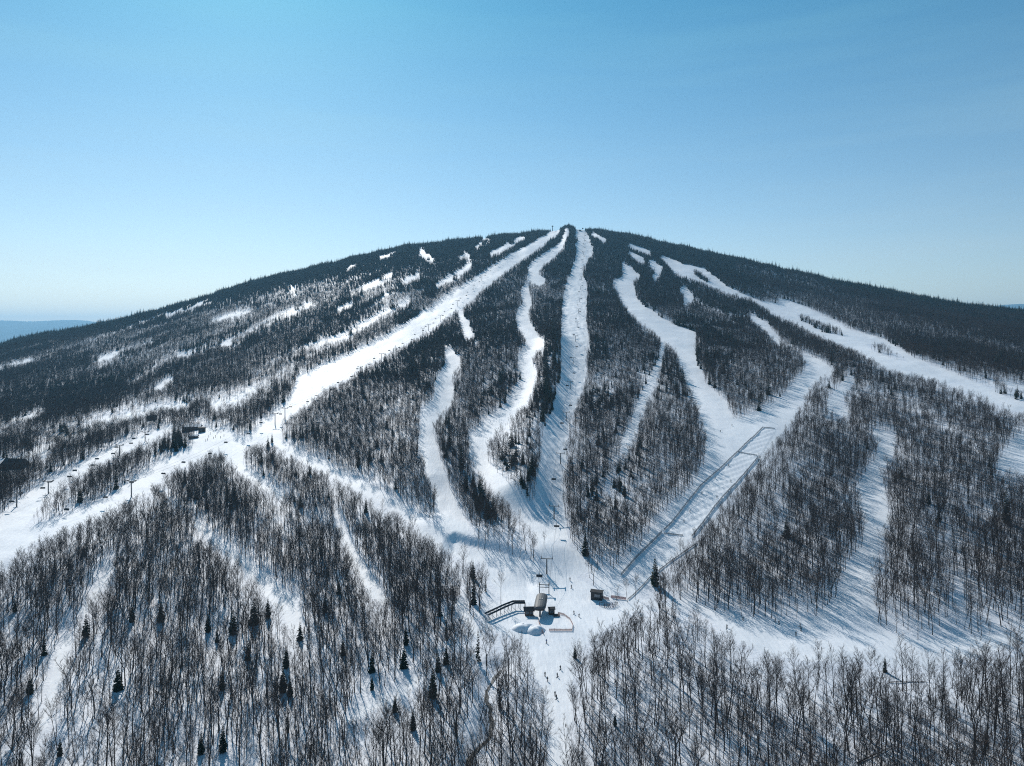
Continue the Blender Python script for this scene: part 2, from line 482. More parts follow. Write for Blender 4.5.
# roads on the lower left
stroke((272,441,8),(305,458,9),(340,476,11),(373,493,12),(405,512,13),(432,533,14))
stroke((340,528,6),(355,560,10),(373,590,13),(384,600,10)); sparse(0.28,(332,500,8),(340,528,8))
poly((190,456),(194,440),(200,428),(228,427),(238,437),(253,436),(275,446),(246,446),(241,468),(232,466),(221,452),(208,456),(196,462))
stroke((238,466,9),(262,483,11),(283,497,8)); sparse(0.35,(283,497,12),(310,520,12),(340,545,10))
stroke((196,524,5),(215,540,8),(240,560,10),(262,578,14),(285,603,20),(296,622,16))
sparse(0.28,(155,495,14),(175,512,14),(196,524,12))
# two runs at the left edge
stroke((-40,590,46),(0,538,30),(18,516,24),(37,497,18),(60,480,13),(90,465,10),(117,450,11),(150,437,10),(170,428,6))
stroke((-40,585,36),(0,548,22),(33,535,16),(67,522,15),(105,507,16),(140,484,18),(165,468,16),(195,452,16))
# clearings in the front left wood
sparse(0.3,(112,556,12),(100,590,14),(72,640,16),(52,690,20),(35,745,18))
stroke((68,636,6),(61,662,12),(53,692,11),(44,725,9)); stroke((348,722,7),(376,703,10),(405,690,12),(418,680,8)); stroke((112,566,6),(98,592,8),(84,612,6))
sparse(0.3,(340,726,10),(373,703,14),(407,688,16),(430,672,12)); stroke((398,692,8),(408,688,10))
sparse(0.45,(300,640,30),(330,690,20)); sparse(0.3,(135,500,26),(150,520,20))
poly((997,464),(1012,440),(1040,425),(1060,470),(1024,476),(1008,472))
stroke((1008,385,4),(1040,392,5)); sparse(0.5,(985,384,10),(1030,396,10))
sparse_poly(0.9,(400,480),(430,545),(480,555),(560,640),(500,640),(470,600))

# broad dark bands of dense young growth
DENSE = np.zeros((RH*SS, RW*SS), np.float32)
def dense(*pts):
    sl, ins = _stroke(pts); DENSE[sl][ins] = 1
dense((-30,452,22),(40,428,24),(100,402,22),(170,372,20),(235,352,14),(300,335,10))
dense((-30,385,22),(30,362,20),(80,342,14))
dense((245,425,14),(262,412,14))
dense((740,268,10),(800,288,26),(870,316,38),(940,342,56),(1040,362,66),(1100,370,70))
SPR = np.zeros((RH*SS, RW*SS), np.float32)
def spr(f, *pts):
    sl, ins = _stroke(pts); SPR[sl][ins] = np.maximum(SPR[sl][ins], f)
spr(0.7,(60,395,14),(110,385,14),(150,378,10)); spr(0.5,(150,375,12),(215,350,12),(255,340,10))
spr(0.6,(447,450,10),(470,485,18),(492,515,16)); spr(0.6,(518,490,26),(515,470,36),(535,430,26),(552,385,18),(552,340,16))
spr(0.5,(170,445,22),(185,455,14)); spr(0.5,(385,350,16),(345,372,18),(310,395,14)); spr(0.4,(430,330,30),(480,300,30),(515,280,24))
spr(0.9,(575,232,16),(566,250,10)); spr(0.3,(600,500,40),(640,470,30)); spr(0.35,(590,330,30),(600,400,30))
spr(0.45,(60,435,16),(90,445,10)); spr(0.75,(1005,366,20),(1030,372,20)); spr(0.8,(1015,399,10),(1035,400,10))

def look(A, x, y, out=0):
    ix = ((x-RX0)*SS).astype(int); iy = ((y-RY0)*SS).astype(int)
    ok = (ix >= 0)&(ix < RW*SS)&(iy >= 0)&(iy < RH*SS)
    r = np.full(x.shape, out, dtype=A.dtype)
    r[ok] = A[iy[ok], ix[ok]]
    return r

def knoll(pix, hh, w_):
    global ZT
    L = np.array([pix2ground(*p) for p in pix])[:,:2]
    sb = (YT > L[:,1].min()-4*w_) & (YT < L[:,1].max()+4*w_) & (XT > L[:,0].min()-4*w_) & (XT < L[:,0].max()+4*w_)
    d = polyd(np.stack([XT[sb],YT[sb]],1), L)
    ZT[sb] += hh*np.exp(-(d/w_)**2)
knoll([(553,340),(552,377),(543,410),(531,450),(522,495)], 12, 20)
knoll([(440,528),(462,534),(500,543),(536,556)], 5.5, 17)
knoll([(436,360),(426,400),(415,440),(425,480)], 5, 18)

# moguls and course floor
MOG = [(764,428),(776,430),(762,453),(722,500),(692,536),(668,534),(700,498),(738,452)]
vpix = HY-F*ZT/YT; xpix = UC[None,:]*F+CX+0*YT
sub = (xpix>600)&(xpix<800)&(vpix>420)&(vpix<560)
mm = np.zeros(XT.shape, bool); mm[sub] = poly_in(MOG, xpix[sub], vpix[sub])
ZT[mm] += 0.55*(np.abs(np.sin(XT[mm]*0.75+YT[mm]*0.22))*np.abs(np.sin(YT[mm]*0.42-XT[mm]*0.30)))
# the summit run is bumped too
jx = (fbm(XT/5, YT/9, 5, 2)-0.5)
onrun = look(MASK, xpix.ravel(), vpix.ravel()).reshape(XT.shape)
upper = onrun & (vpix < 480) & (xpix > 545) & (xpix < 600)
ZT[upper] += 1.6*jx[upper]

# final lookup
def ground_z(x, y):
    x = np.atleast_1d(np.asarray(x,float)); y = np.atleast_1d(np.asarray(y,float))
    u = x/y
    i = np.clip(np.searchsorted(ROWS, y), 1, NR-1); j = np.clip(np.searchsorted(UC, u), 1, NC-1)
    t = (y-ROWS[i-1])/(ROWS[i]-ROWS[i-1]); s = (u-UC[j-1])/(UC[j]-UC[j-1])
    return (ZT[i-1,j-1]*(1-s)+ZT[i-1,j]*s)*(1-t)+(ZT[i,j-1]*(1-s)+ZT[i,j]*s)*t
def gz(x, y): return float(ground_z(x, y)[0])

def make_ground():
    V = np.stack([XT, YT, ZT], -1).reshape(-1,3)
    idx = np.arange(NR*NC).reshape(NR,NC)
    Q = np.stack([idx[:-1,:-1], idx[:-1,1:], idx[1:,1:], idx[1:,:-1]], -1).reshape(-1,4)
    xc = V[Q].mean(1)
    px = xc[:,0]/xc[:,1]*F+CX; py = HY-F*xc[:,2]/xc[:,1]
    wob = 1.5
    nx = (fbm(xc[:,0]/9, xc[:,1]/14, 31, 2)-0.5)*2*wob; ny = (fbm(xc[:,0]/9, xc[:,1]/14, 57, 2)-0.5)*2*wob
    on = look(MASK, px+nx, py+ny) & (xc[:,1] < 2750)
    def part(name, sel, mat, label):
        q = Q[sel]
        used, inv = np.unique(q, return_inverse=True)
        me = bpy.data.meshes.new(name)
        me.vertices.add(len(used)); me.vertices.foreach_set('co', V[used].ravel().astype(np.float32))
        n = len(q)
        me.loops.add(n*4); me.loops.foreach_set('vertex_index', inv.ravel().astype(np.int32))
        me.polygons.add(n); me.polygons.foreach_set('loop_start', np.arange(0,n*4,4,dtype=np.int32))
        me.polygons.foreach_set('use_smooth', np.ones(n,bool))
        me.materials.append(mat); me.update(calc_edges=True)
        o = link_mesh(name, me); tag(o, label, None, None, 'structure')
    part('snowy_ground', ~on, M['snow'], 'uneven snow covered forest floor of the mountain and valley')
    part('ski_trail', on, M['trail'], 'smooth groomed white ski runs and snow roads cut through the forest')
make_ground()

# far hills
def far_hill(name, pts, Yd, label):
    xs = np.linspace(pts[0][0], pts[-1][0], 240)
    vs = np.interp(xs, [p[0] for p in pts], [p[1] for p in pts])
    vs = np.convolve(np.pad(vs,6,mode='edge'), np.ones(13)/13, 'valid')
    crest = (HY-vs)*Yd/F + (fbm(xs/9, xs*0, 4, 3)-0.5)*22
    X = (xs-CX)/F*Yd
    ks = np.linspace(-1,1,25); prof = (1-np.abs(ks)**1.3)
    V = []
    for k, p in zip(ks, prof):
        Yr = Yd+k*3600
        nz = (fbm(X/600, X*0+Yr/600, 8, 4)-0.5)*180*(1-p)*min(1,abs(k)*3)
        V.append(np.stack([X, X*0+Yr, -215+(crest+215)*p+nz],1))
    V = np.concatenate(V); n = len(xs)
    fs = [(a*n+i, a*n+i+1, (a+1)*n+i+1, (a+1)*n+i) for a in range(24) for i in range(n-1)]
    m = MB(); m.add(V, fs); o = m.build(name, M['hill'], None, True)
    tag(o, label, None, None, 'structure')
far_hill('hills', [(-420,312),(-150,318),(0,320.5),(35,321.5),(60,319.8),(80,319.5),(95,321.5),(112,325),(150,333),(260,352)], 20000, 'hazy blue forested ridge on the horizon at the left')
far_hill('hills', [(820,345),(940,318),(970,311),(985,307),(1000,305),(1024,304),(1100,299),(1250,306),(1400,312)], 21000, 'hazy blue ridge peeping over the right shoulder')

# ------------------------------------------------------------------ tree models
def bare_tree(seed, H=17.0, spread=1.0, lean=0.0, clear=0.48, fork=False, twigs=6):
    r = random.Random(seed)
    T = MB(); C = MB()
    def path(p0, d, L, n, wig, up):
        pts = [np.array(p0, float)]; d = np.array(d, float); d /= np.linalg.norm(d)
        for i in range(n):
            d = d+np.array([r.uniform(-wig,wig), r.uniform(-wig,wig), up+r.uniform(-wig,wig)*0.4])
            d /= np.linalg.norm(d)
            pts.append(pts[-1]+d*L/n)
        return np.array(pts)
    stems = []
    r0 = 0.0088*H
    if fork:
        hb = H*r.uniform(0.25,0.5)
        b = path((0,0,-0.8), (r.uniform(-.04,.04)+lean, r.uniform(-.04,.04), 1), hb+0.8, 5, 0.03, 0.02)
        T.tube(b, np.linspace(r0*1.2, r0*0.85, len(b)), 6)
        a0 = r.uniform(0,6.28)
        for k in range(2):
            a = a0+k*3.14+r.uniform(-.4,.4)
            s = path(b[-1], (0.33*math.cos(a), 0.33*math.sin(a), 1), (H-hb)*r.uniform(0.88,1), 7, 0.07, 0.06)
            T.tube(s, np.linspace(r0*0.7, 0.02, len(s)), 5); stems.append((s, 0.12, 10))
    else:
        s = path((0,0,-0.8), (r.uniform(-.04,.04)+lean, r.uniform(-.04,.04), 1), H+0.8, 10, 0.045, 0.03)
        T.tube(s, np.concatenate([[r0*1.25], np.linspace(r0, 0.02, len(s)-1)]), 6); stems.append((s, clear, 17))
    for s, c0, nl in stems:
        n = len(s)-1
        for i in range(nl):
            f = c0+(0.97-c0)*(i+r.random())/nl
            k = min(int(f*n), n-1); t = f*n-k
            p = s[k]*(1-t)+s[k+1]*t
            a = i*2.4+r.uniform(-.5,.5)
            rise = r.uniform(0.55,1.25)+0.5*f
            L = H*spread*r.uniform(0.15,0.25)*(1.12-0.62*(f-c0)/(1-c0))
            lb = path(p, (math.cos(a), math.sin(a), rise), L, 4, 0.13, 0.10)
            C.tube(lb, np.linspace(0.0035*H, 0.012, 5)*(1.1-0.4*f), 3, cap=False)
            ns = 5
            for j in range(ns):
                g = 0.3+0.7*(j+r.random())/ns
                kk = min(int(g*4),3); tt = g*4-kk
                q = lb[kk]*(1-tt)+lb[kk+1]*tt
                d = lb[kk+1]-lb[kk]; d /= np.linalg.norm(d)
                d = d+np.array([r.uniform(-.8,.8), r.uniform(-.8,.8), r.uniform(-.1,.7)]); d /= np.linalg.norm(d)
                Ls = L*r.uniform(0.28,0.5)
                e = q+d*Ls
                C.spike(q, e, 0.023)
                for w in range(twigs):
                    h = r.uniform(0.25,0.95); qq = q+(e-q)*h
                    dd = d+np.array([r.uniform(-.9,.9), r.uniform(-.9,.9), r.uniform(-.2,.8)]); dd /= np.linalg.norm(dd)
                    C.spike(qq, qq+dd*Ls*r.uniform(0.45,0.9), 0.017)
    return T, C

def spruce_tree(seed, H=12.0, wide=0.2, gap=0.0):
    r = random.Random(seed)
    T = MB(); C = MB()
    T.tube([(0,0,-0.6),(0,0,H*0.4),(0.03,0.02,H*0.97)], [0.014*H, 0.009*H, 0.01], 6)
    nw = int(H*1.7)
    for w in range(nw):
        f = w/(nw-1)
        z = H*(0.07+0.90*f)
        R = H*wide*(1-f)**0.85*r.uniform(0.8,1.15)+0.10
        nb = 9 if f < 0.6 else 6
        off = r.uniform(0,6.28)
        for b in range(nb):
            if r.random() < gap: continue
            a = off+b*2*math.pi/nb+r.uniform(-.25,.25)
            L = R*r.uniform(0.7,1.15)
            ca, sa = math.cos(a), math.sin(a)
            droop = -0.28*(1-f)+0.15*f+r.uniform(-.08,.08)
            wd = L*0.34+0.06
            z0 = z+r.uniform(-.15,.15)
            p = lambda t, s, dz: (ca*L*t-sa*s, sa*L*t+ca*s, z0+droop*L*t+dz)
            v = [p(0.02,0,0.05), p(0.35,wd*0.55,-0.06*L), p(0.30,0,0.10), p(0.35,-wd*0.55,-0.06*L),
                 p(0.62,wd,-0.13*L), p(0.68,0,0.05), p(0.62,-wd,-0.13*L),
                 p(0.85,wd*0.45,-0.12*L), p(1.0,0,0.02*L), p(0.85,-wd*0.45,-0.12*L)]
            C.add(v, [(0,2,1),(0,3,2),(1,2,5),(1,5,4),(2,3,5),(3,6,5),(4,5,7),(5,8,7),(5,9,8),(5,6,9)])
    C.spike((0,0,H*0.93), (0,0,H*1.02), 0.08)
    return T, C

BARE_SPEC = [dict(seed=1), dict(seed=2, spread=1.15, clear=0.42), dict(seed=3, fork=True), dict(seed=4, spread=0.85, clear=0.58, lean=0.03),
             dict(seed=5, fork=True, spread=1.1), dict(seed=6, spread=0.95, clear=0.52, lean=-0.05), dict(seed=8, spread=0.7, clear=0.25, twigs=7),
             dict(seed=9, spread=1.2, clear=0.55, lean=0.08), dict(seed=10, fork=True, spread=0.85, lean=-0.06), dict(seed=12, spread=1.05, clear=0.36)]
SPR_SPEC = [dict(seed=1), dict(seed=2, wide=0.16), dict(seed=3, wide=0.24, gap=0.1), dict(seed=4, wide=0.13, gap=0.34)]
BARE = []; SPRU = []
for sp in BARE_SPEC:
    T, C = bare_tree(**sp); BARE.append((T.mesh('trunk', M['bark']), C.mesh('crown', M['twig'])))
for sp in SPR_SPEC:
    T, C = spruce_tree(**sp); SPRU.append((T.mesh('trunk', M['bark']), C.mesh('crown', M['spruce'])))

# ------------------------------------------------------------------ scatter
def scatter():
    out = []
    bands = [(118, 330, 3.5), (330, 520, 3.1), (520, 1100, 3.1), (1100, 1800, 3.3), (1800, 2800, 4.0)]
    for y0, y1, cell in bands:
        xm = y1*0.84
        gx, gy = np.meshgrid(np.arange(-xm, xm, cell), np.arange(y0, y1, cell))
        gx = gx.ravel(); gy = gy.ravel()
        gx = gx+RNG.uniform(-.49,.49,gx.shape)*cell; gy = gy+RNG.uniform(-.49,.49,gy.shape)*cell
        k = np.abs(gx) < 0.82*gy+10
        out.append(np.stack([gx[k], gy[k]],1))
    P = np.concatenate(out)
    # extra stems for the dense young growth
    u = RNG.uniform(-0.82,0.82,260000); Y = np.sqrt(RNG.uniform(500**2, 2300**2, 260000))
    E = np.stack([u*Y, Y],1)
    ze = ground_z(E[:,0],E[:,1])
    d = look(DENSE, E[:,0]/E[:,1]*F+CX, HY-F*ze/E[:,1]) > 0
    P = np.concatenate([P, E[d]])
    young = np.concatenate([np.zeros(len(P)-d.sum(), bool), np.ones(d.sum(), bool)])
    X, Y = P[:,0], P[:,1]
    Ru = np.interp(X/Y, UC, RU)
    k = Y < Ru*1.05
    X, Y, Ru, young = X[k], Y[k], Ru[k], young[k]
    Z = ground_z(X, Y)
    px = X/Y*F+CX; py = HY-F*Z/Y
    n = len(X)
    skyv = np.interp(px, sky_x, sky_v)
    dv = py-skyv
    # share of spruce: summit cap, ridges, scattered clumps
    c1 = fbm(X/60, Y/90, 71, 3); c2 = fbm(X/160, Y/240, 77, 2)
    depth = np.interp(px, [0,120,250,400,560,640,720,800,900,1024], [6,9,16,32,44,58,36,20,12,7])
    ps = np.clip(1.25-dv/depth, 0, 1)*0.95
    ps = np.where(c1 > 0.60, np.maximum(ps, np.clip((Y-500)/1200,0,0.55)), ps)
    ps = np.maximum(ps, np.clip((c2-0.55)*3,0,0.3)*np.clip((Y-600)/900,0,1))
    ps = np.where((Y < 900), ps*0.5, ps); ps = np.maximum(ps, 0.75*look(SPR, px, py)*np.clip((c1-0.30)*4, 0.15, 1))
    ps = np.where((px < 340) & (dv > 14) & (look(SPR, px, py) < 0.1), ps*0.45, ps)
    ps = np.where((px > 760) & (dv > 14) & (look(SPR, px, py) < 0.1), ps*0.6, ps)
    ps = np.where(look(DENSE, px, py) > 0, ps*0.45, ps)
    ps = np.where((py > 520), np.maximum(0.003, ps*0.3), np.maximum(0.02, ps))
    ps = np.where((px > 640)&(py > 400), 0.004, ps); ps = np.where((px > 560)&(py > 560), 0.001, ps)
    isp = RNG.random(n) < ps
    isp &= ~young
    H = np.interp(Z, [-140,-110,-60,50,200,380], [15.5,12.8,11.0,11.0,9.5,8.5])*np.clip(RNG.normal(1,0.23,n),0.45,1.5)
    H = np.where(isp, np.interp(Z, [-140,-60,50,200,380], [10.5,9.5,9.5,9.5,9.0])*np.clip(RNG.normal(1,0.24,n),0.5,1.6)*np.where(RNG.random(n)<0.08,1.6,1), H)
    H = np.where(isp & (px > 495) & (px < 562) & (py > 330) & (py < 520), H*1.12, H)
    H = np.where(young, H*0.6, H)
    # understorey: smaller stems mixed in
    sm = (RNG.random(n) < 0.22) & ~isp
    H = np.where(sm, H*RNG.uniform(0.45,0.75,n), H)
    h = F*H/Y
    dens = look(SPAR, px, py, 1.0)
    # uneven stocking with small gaps
    g = fbm(X/26, Y/30, 91, 3)
    dens = dens*np.where(Y < 900, np.clip((g-0.24)*5, 0.4, 1), 1)
    across = X-0.22*Y                              # strips of thinner wood beside the old runs on the left flank
    st = fbm(across/30, Y/420, 113, 3)
    lf = np.clip((-0.10-X/Y)/0.06,0,1)*np.clip((Y-560)/150,0,1)*np.clip((dv-6)/14,0,1)
    dens = dens*(1-lf*(1-np.clip((st-0.36)*5+0.2, 0.55, 1)))
    rf = np.clip((X/Y-0.30)/0.1,0,1)*np.clip((Y-650)/150,0,1)
    st2 = fbm((X+0.3*Y)/70, Y/160, 127, 3)
    dens = dens*(1-rf*(1-np.clip((st2-0.30)*4, 0.62, 1)))
    keep = (RNG.random(n) < dens)
    # the brook bed and the runs stay open, and no crown hides a run
    wide_ = np.clip(Y/1000, 0.7, 1.6)
    jx = (fbm(X/(9*wide_), Y/(16*wide_), 31, 3)-0.5)*np.interp(Y,[300,500,900,2000],[3,5,6,5]); jy = (fbm(X/(9*wide_), Y/(16*wide_), 47, 3)-0.5)*np.interp(Y,[300,500,900,2000],[2,3,4,2])
    over = fbm(X/22, Y/50, 63, 3) > 0.63           # trees that have grown across the old narrow runs
    for f, pr in ((0.0,0.0),(0.22,0.0),(0.45,0.0),(0.68,0.05),(0.9,0.30)):
        pr2 = np.where((Y < 380)&(f > 0.6), 0.25 if f > 0.8 else 0.10, pr)
        hit = look(MASK, px+jx, py-h*f+jy); hit &= ~(look(PATCHY, px+jx, py-h*f+jy) & over)
        keep &= ~hit | (RNG.random(n) < pr2)
    near = Y < 330
    db = np.full(n, 99.0); db[near] = polyd(np.stack([X[near],Y[near]],1), BW[:,:2])
    keep &= db > 2.2
    for (bx, by, br) in CLEAR:
        keep &= (X-bx)**2+(Y-by)**2 > br*br
    return X[keep], Y[keep], Z[keep], H[keep], isp[keep], px[keep], py[keep], h[keep]

def PG(x, y): return pix2ground(x, y)
CLEAR = []
for (x, y, r_) in ((15,463,10),(193,429,15),(193,436,9),(152,417,9),(527,612,9),(597,597,10)):
    p = PG(x, y); CLEAR.append((p[0], p[1], r_))

X, Y, Z, H, isp, px, py, h = scatter()
# spruces that stand out in the front wood: base pixel and height in pixels
SOLO = [(86,637,26),(44,655,24),(132,622,22),(161,622,24),(208,632,21),(217,642,18),(233,634,27),(254,624,28),(248,660,23),(286,668,26),
        (268,618,22),(283,692,27),(222,690,22),(290,696,20),(201,754,24),(223,752,30),(404,668,24),(406,645,22),(372,672,26),(438,672,22),
        (433,698,34),(413,730,22),(478,661,34),(473,579,20),(339,594,17),(15,612,17),(372,690,16),(446,664,20),(300,640,20),(118,690,26),
        (343,655,22),(325,612,18),(30,694,22),(395,712,18),(60,756,20),(655,586,32),(575,658,14),(615,726,14),(885,672,18),(268,447,12),(272,443,11)]
FRONT = [PG(q[0],q[1]) for q in SOLO]
keepf = np.ones(len(X), bool)
for p_ in FRONT:            # young hardwoods do not crowd the old spruces on their valley side
    keepf &= ~((np.abs(X-p_[0]*Y/p_[1]) < 2.6) & (Y < p_[1]) & (Y > p_[1]-15))
X, Y, Z, H, isp, px, py, h = [q[keepf] for q in (X, Y, Z, H, isp, px, py, h)]
SOLOB = [(615,607,22),(627.5,602,24),(635,599,23),(501,604,32),(545,548,16),(931,711,58),(969,703,52),(1003,705,58),(871,694,42),(880,697,44),(843,684,36),(826,676,22),(913,690,40),(952,688,36),(985,690,42)]
sx = []
for (x, y, hp) in SOLO+SOLOB:
    p = PG(x, y); sx.append((*p, hp*p[1]/F, x, y, hp))
sx = np.array(sx)
nsolo = len(sx)
X = np.concatenate([sx[:,0],X]); Y = np.concatenate([sx[:,1],Y]); Z = np.concatenate([sx[:,2],Z]); H = np.concatenate([sx[:,3],H])
isp = np.concatenate([np.arange(nsolo) < len(SOLO),isp]); px = np.concatenate([sx[:,4],px]); py = np.concatenate([sx[:,5],py]); h = np.concatenate([sx[:,6],h])
solo = np.concatenate([np.ones(nsolo,bool),np.zeros(len(X)-nsolo,bool)])
print('TREES', len(X), 'spruce', int(isp.sum()))
N = len(X)
seen = (px > -6)&(px < 1030)&(py-h*0.85 < 764)
ROT = np.stack([RNG.normal(0,0.055,N)*~isp, RNG.normal(0,0.055,N)*~isp, RNG.uniform(0,6.283,N)],1)
vb = RNG.integers(0,len(BARE),N); vs = RNG.integers(0,len(SPRU),N)
vs[[i for i, q in enumerate(SOLO) if q[0] == 478]] = 3
vs[:len(SOLO)][vs[:len(SOLO)] == 3] = 0
vs[[i for i, q in enumerate(SOLO) if q[0] == 478]] = 3
wid = np.where(isp, RNG.uniform(0.65,0.95,N), RNG.uniform(0.85,1.3,N))
wid[:len(SOLO)] = np.clip(wid[:len(SOLO)], 0.8, 1.0)
SCL = np.where(isp[:,None], np.stack([H/12*wid, H/12*wid, H/12],1), np.stack([H/17*wid, H/17*wid, H/17],1))

def pick(mask, n):
    idx = np.nonzero(mask)[0]
    return idx[np.argsort(-(h[idx]+1000*solo[idx]))][:n]
ind_b = pick(seen & ~isp, 300); ind_s = pick(seen & isp, 300)

def region(x, y):
    if x > 572 and y > 640: return 'front wood below the right snow road', 'bare trees of the front right wood'
    if x > 572: return 'wood above the snow road on the right', 'bare trees above the right snow road'
    if x > 440: return 'wood along the dark brook', 'bare trees along the brook'
    if x > 220: return 'front wood left of the brook', 'bare trees of the middle front wood'
    return 'lower left corner wood', 'bare trees of the left front wood'
def sregion(x, y):
    if y > 520:
        return ('in the front wood on the left among bare hardwoods', 'spruces of the front left wood') if x < 560 else ('among bare hardwoods on the lower right', 'spruces on the lower right')
    if x < 330: return 'among bare trees on the lower left flank', 'spruces of the left flank'
    if x < 600: return 'in the mixed wood between the centre ski runs', 'spruces between the centre runs'
    return 'in the wood on the right hand flank', 'spruces of the right flank'

B_ROOTS = []; S_ROOTS = []
def place_tree(i):
    sp = isp[i]
    k = int(vs[i] if sp else vb[i])
    Tm, Cm = (SPRU if sp else BARE)[k]
    t = empty('spruce_tree' if sp else 'bare_tree', (X[i], Y[i], Z[i]))
    t.rotation_euler = ROT[i]; t.scale = SCL[i]
    a = link_mesh('trunk', Tm, t); b = link_mesh('crown', Cm, t)
    if sp:
        lab, grp = sregion(px[i], py[i])
        if solo[i] and abs(px[i]-655) < 1 and py[i] < 600:
            tag(t, 'lone dark spruce beside the long fence, up the slope from the pale faced hut', 'tree')
        elif solo[i] and abs(px[i]-478) < 1:
            tag(t, 'tall slim spruce with thin branches at the wood edge below the dark chair rail', 'tree')
        else:
            tag(t, 'dark green spruce standing '+lab, 'tree', grp)
        S_ROOTS.append((k, a, b))
    else:
        lab, grp = region(px[i], py[i])
        tag(t, 'leafless grey hardwood tree in the '+lab, 'tree', grp)
        B_ROOTS.append((k, a, b))
for i in ind_b: place_tree(i)
for i in ind_s: place_tree(i)
for spec, lst in ((SPRU, S_ROOTS), (BARE, B_ROOTS)):
    assert len(set(k for k,_,_ in lst)) == len(spec)

def stuff(name, sel, var, roots, nvar, label, cat):
    idx = np.nonzero(sel)[0]
    me = bpy.data.meshes.new(name)
    me.vertices.add(len(idx))
    me.vertices.foreach_set('co', np.stack([X[idx],Y[idx],Z[idx]],1).ravel().astype(np.float32))
    def attr(n, t, arr, key):
        at = me.attributes.new(n, t, 'POINT'); at.data.foreach_set(key, arr.ravel())
    attr('rot','FLOAT_VECTOR', ROT[idx].astype(np.float32),'vector')
    attr('scl','FLOAT_VECTOR', SCL[idx].astype(np.float32),'vector')
    attr('idx','INT', var[idx].astype(np.int32),'value')
    o = link_mesh(name, me)
    ng = bpy.data.node_groups.new(name+'_nodes','GeometryNodeTree')
    ng.interface.new_socket('Geometry', in_out='INPUT', socket_type='NodeSocketGeometry')
    ng.interface.new_socket('Geometry', in_out='OUTPUT', socket_type='NodeSocketGeometry')
    nd = ng.nodes; ln = ng.links
    gi = nd.new('NodeGroupInput'); go = nd.new('NodeGroupOutput')
    iop = nd.new('GeometryNodeInstanceOnPoints')
    jall = nd.new('GeometryNodeJoinGeometry')
    first = {}
    for k, a, b in roots: first.setdefault(k, (a,b))
    for k in range(nvar):
        a, b = first[k]
        j = nd.new('GeometryNodeJoinGeometry')
        for ob in (a, b):
            oi = nd.new('GeometryNodeObjectInfo'); oi.transform_space = 'ORIGINAL'
            oi.inputs['Object'].default_value = ob; oi.inputs['As Instance'].default_value = False
            ln.new(oi.outputs['Geometry'], j.inputs[0])
        g2i = nd.new('GeometryNodeGeometryToInstance')
        ln.new(j.outputs[0], g2i.inputs[0]); ln.new(g2i.outputs[0], jall.inputs[0])
    def na(n, t):
        q = nd.new('GeometryNodeInputNamedAttribute'); q.data_type = t; q.inputs['Name'].default_value = n
        return q.outputs['Attribute']
    e2r = nd.new('FunctionNodeEulerToRotation')
    ln.new(na('rot','FLOAT_VECTOR'), e2r.inputs[0])
    ln.new(gi.outputs[0], iop.inputs['Points']); ln.new(jall.outputs[0], iop.inputs['Instance'])
    iop.inputs['Pick Instance'].default_value = True
    ln.new(na('idx','INT'), iop.inputs['Instance Index'])
    ln.new(e2r.outputs[0], iop.inputs['Rotation']); ln.new(na('scl','FLOAT_VECTOR'), iop.inputs['Scale'])
    ln.new(iop.outputs[0], go.inputs[0])
    md = o.modifiers.new('scatter','NODES'); md.node_group = ng
    tag(o, label, cat, None, 'stuff')
rest = np.ones(N, bool); rest[ind_b] = False; rest[ind_s] = False
stuff('bare_forest', rest & ~isp, vb, B_ROOTS, len(BARE), 'leafless grey brown hardwood forest covering the mountain between the ski runs', 'forest')
stuff('spruce_forest', rest & isp, vs, S_ROOTS, len(SPRU), 'dark evergreen spruce forest on the summit and upper ridges', 'forest')

# ------------------------------------------------------------------ brook
def brook():
    pts = []
    for a, b in zip(BW[:-1], BW[1:]):
        for t in np.linspace(0,1,6)[:-1]: pts.append(a*(1-t)+b*t)
    pts = np.array(pts)[:,:2]
    pts[:,0] += (fbm(pts[:,1]/7, pts[:,1]*0, 12, 2)-0.5)*4
    v = []; f = []
    for i, p in enumerate(pts):
        w_ = 0.35+0.75*vnoise(np.array([i*0.7]), np.array([0.3]), 3)[0]
        z = min(gz(p[0]-0.4,p[1]), gz(p[0]+0.4,p[1]))+0.15
        v += [(p[0]-w_,p[1],z),(p[0]+w_,p[1],z)]
    for i in range(len(pts)-1): f.append((2*i,2*i+1,2*i+3,2*i+2))
    m = MB(); m.add(v,f); o = m.build('brook', M['water'])
    tag(o, 'narrow dark open brook winding through the snow in the front wood', None, None, 'structure')
brook()

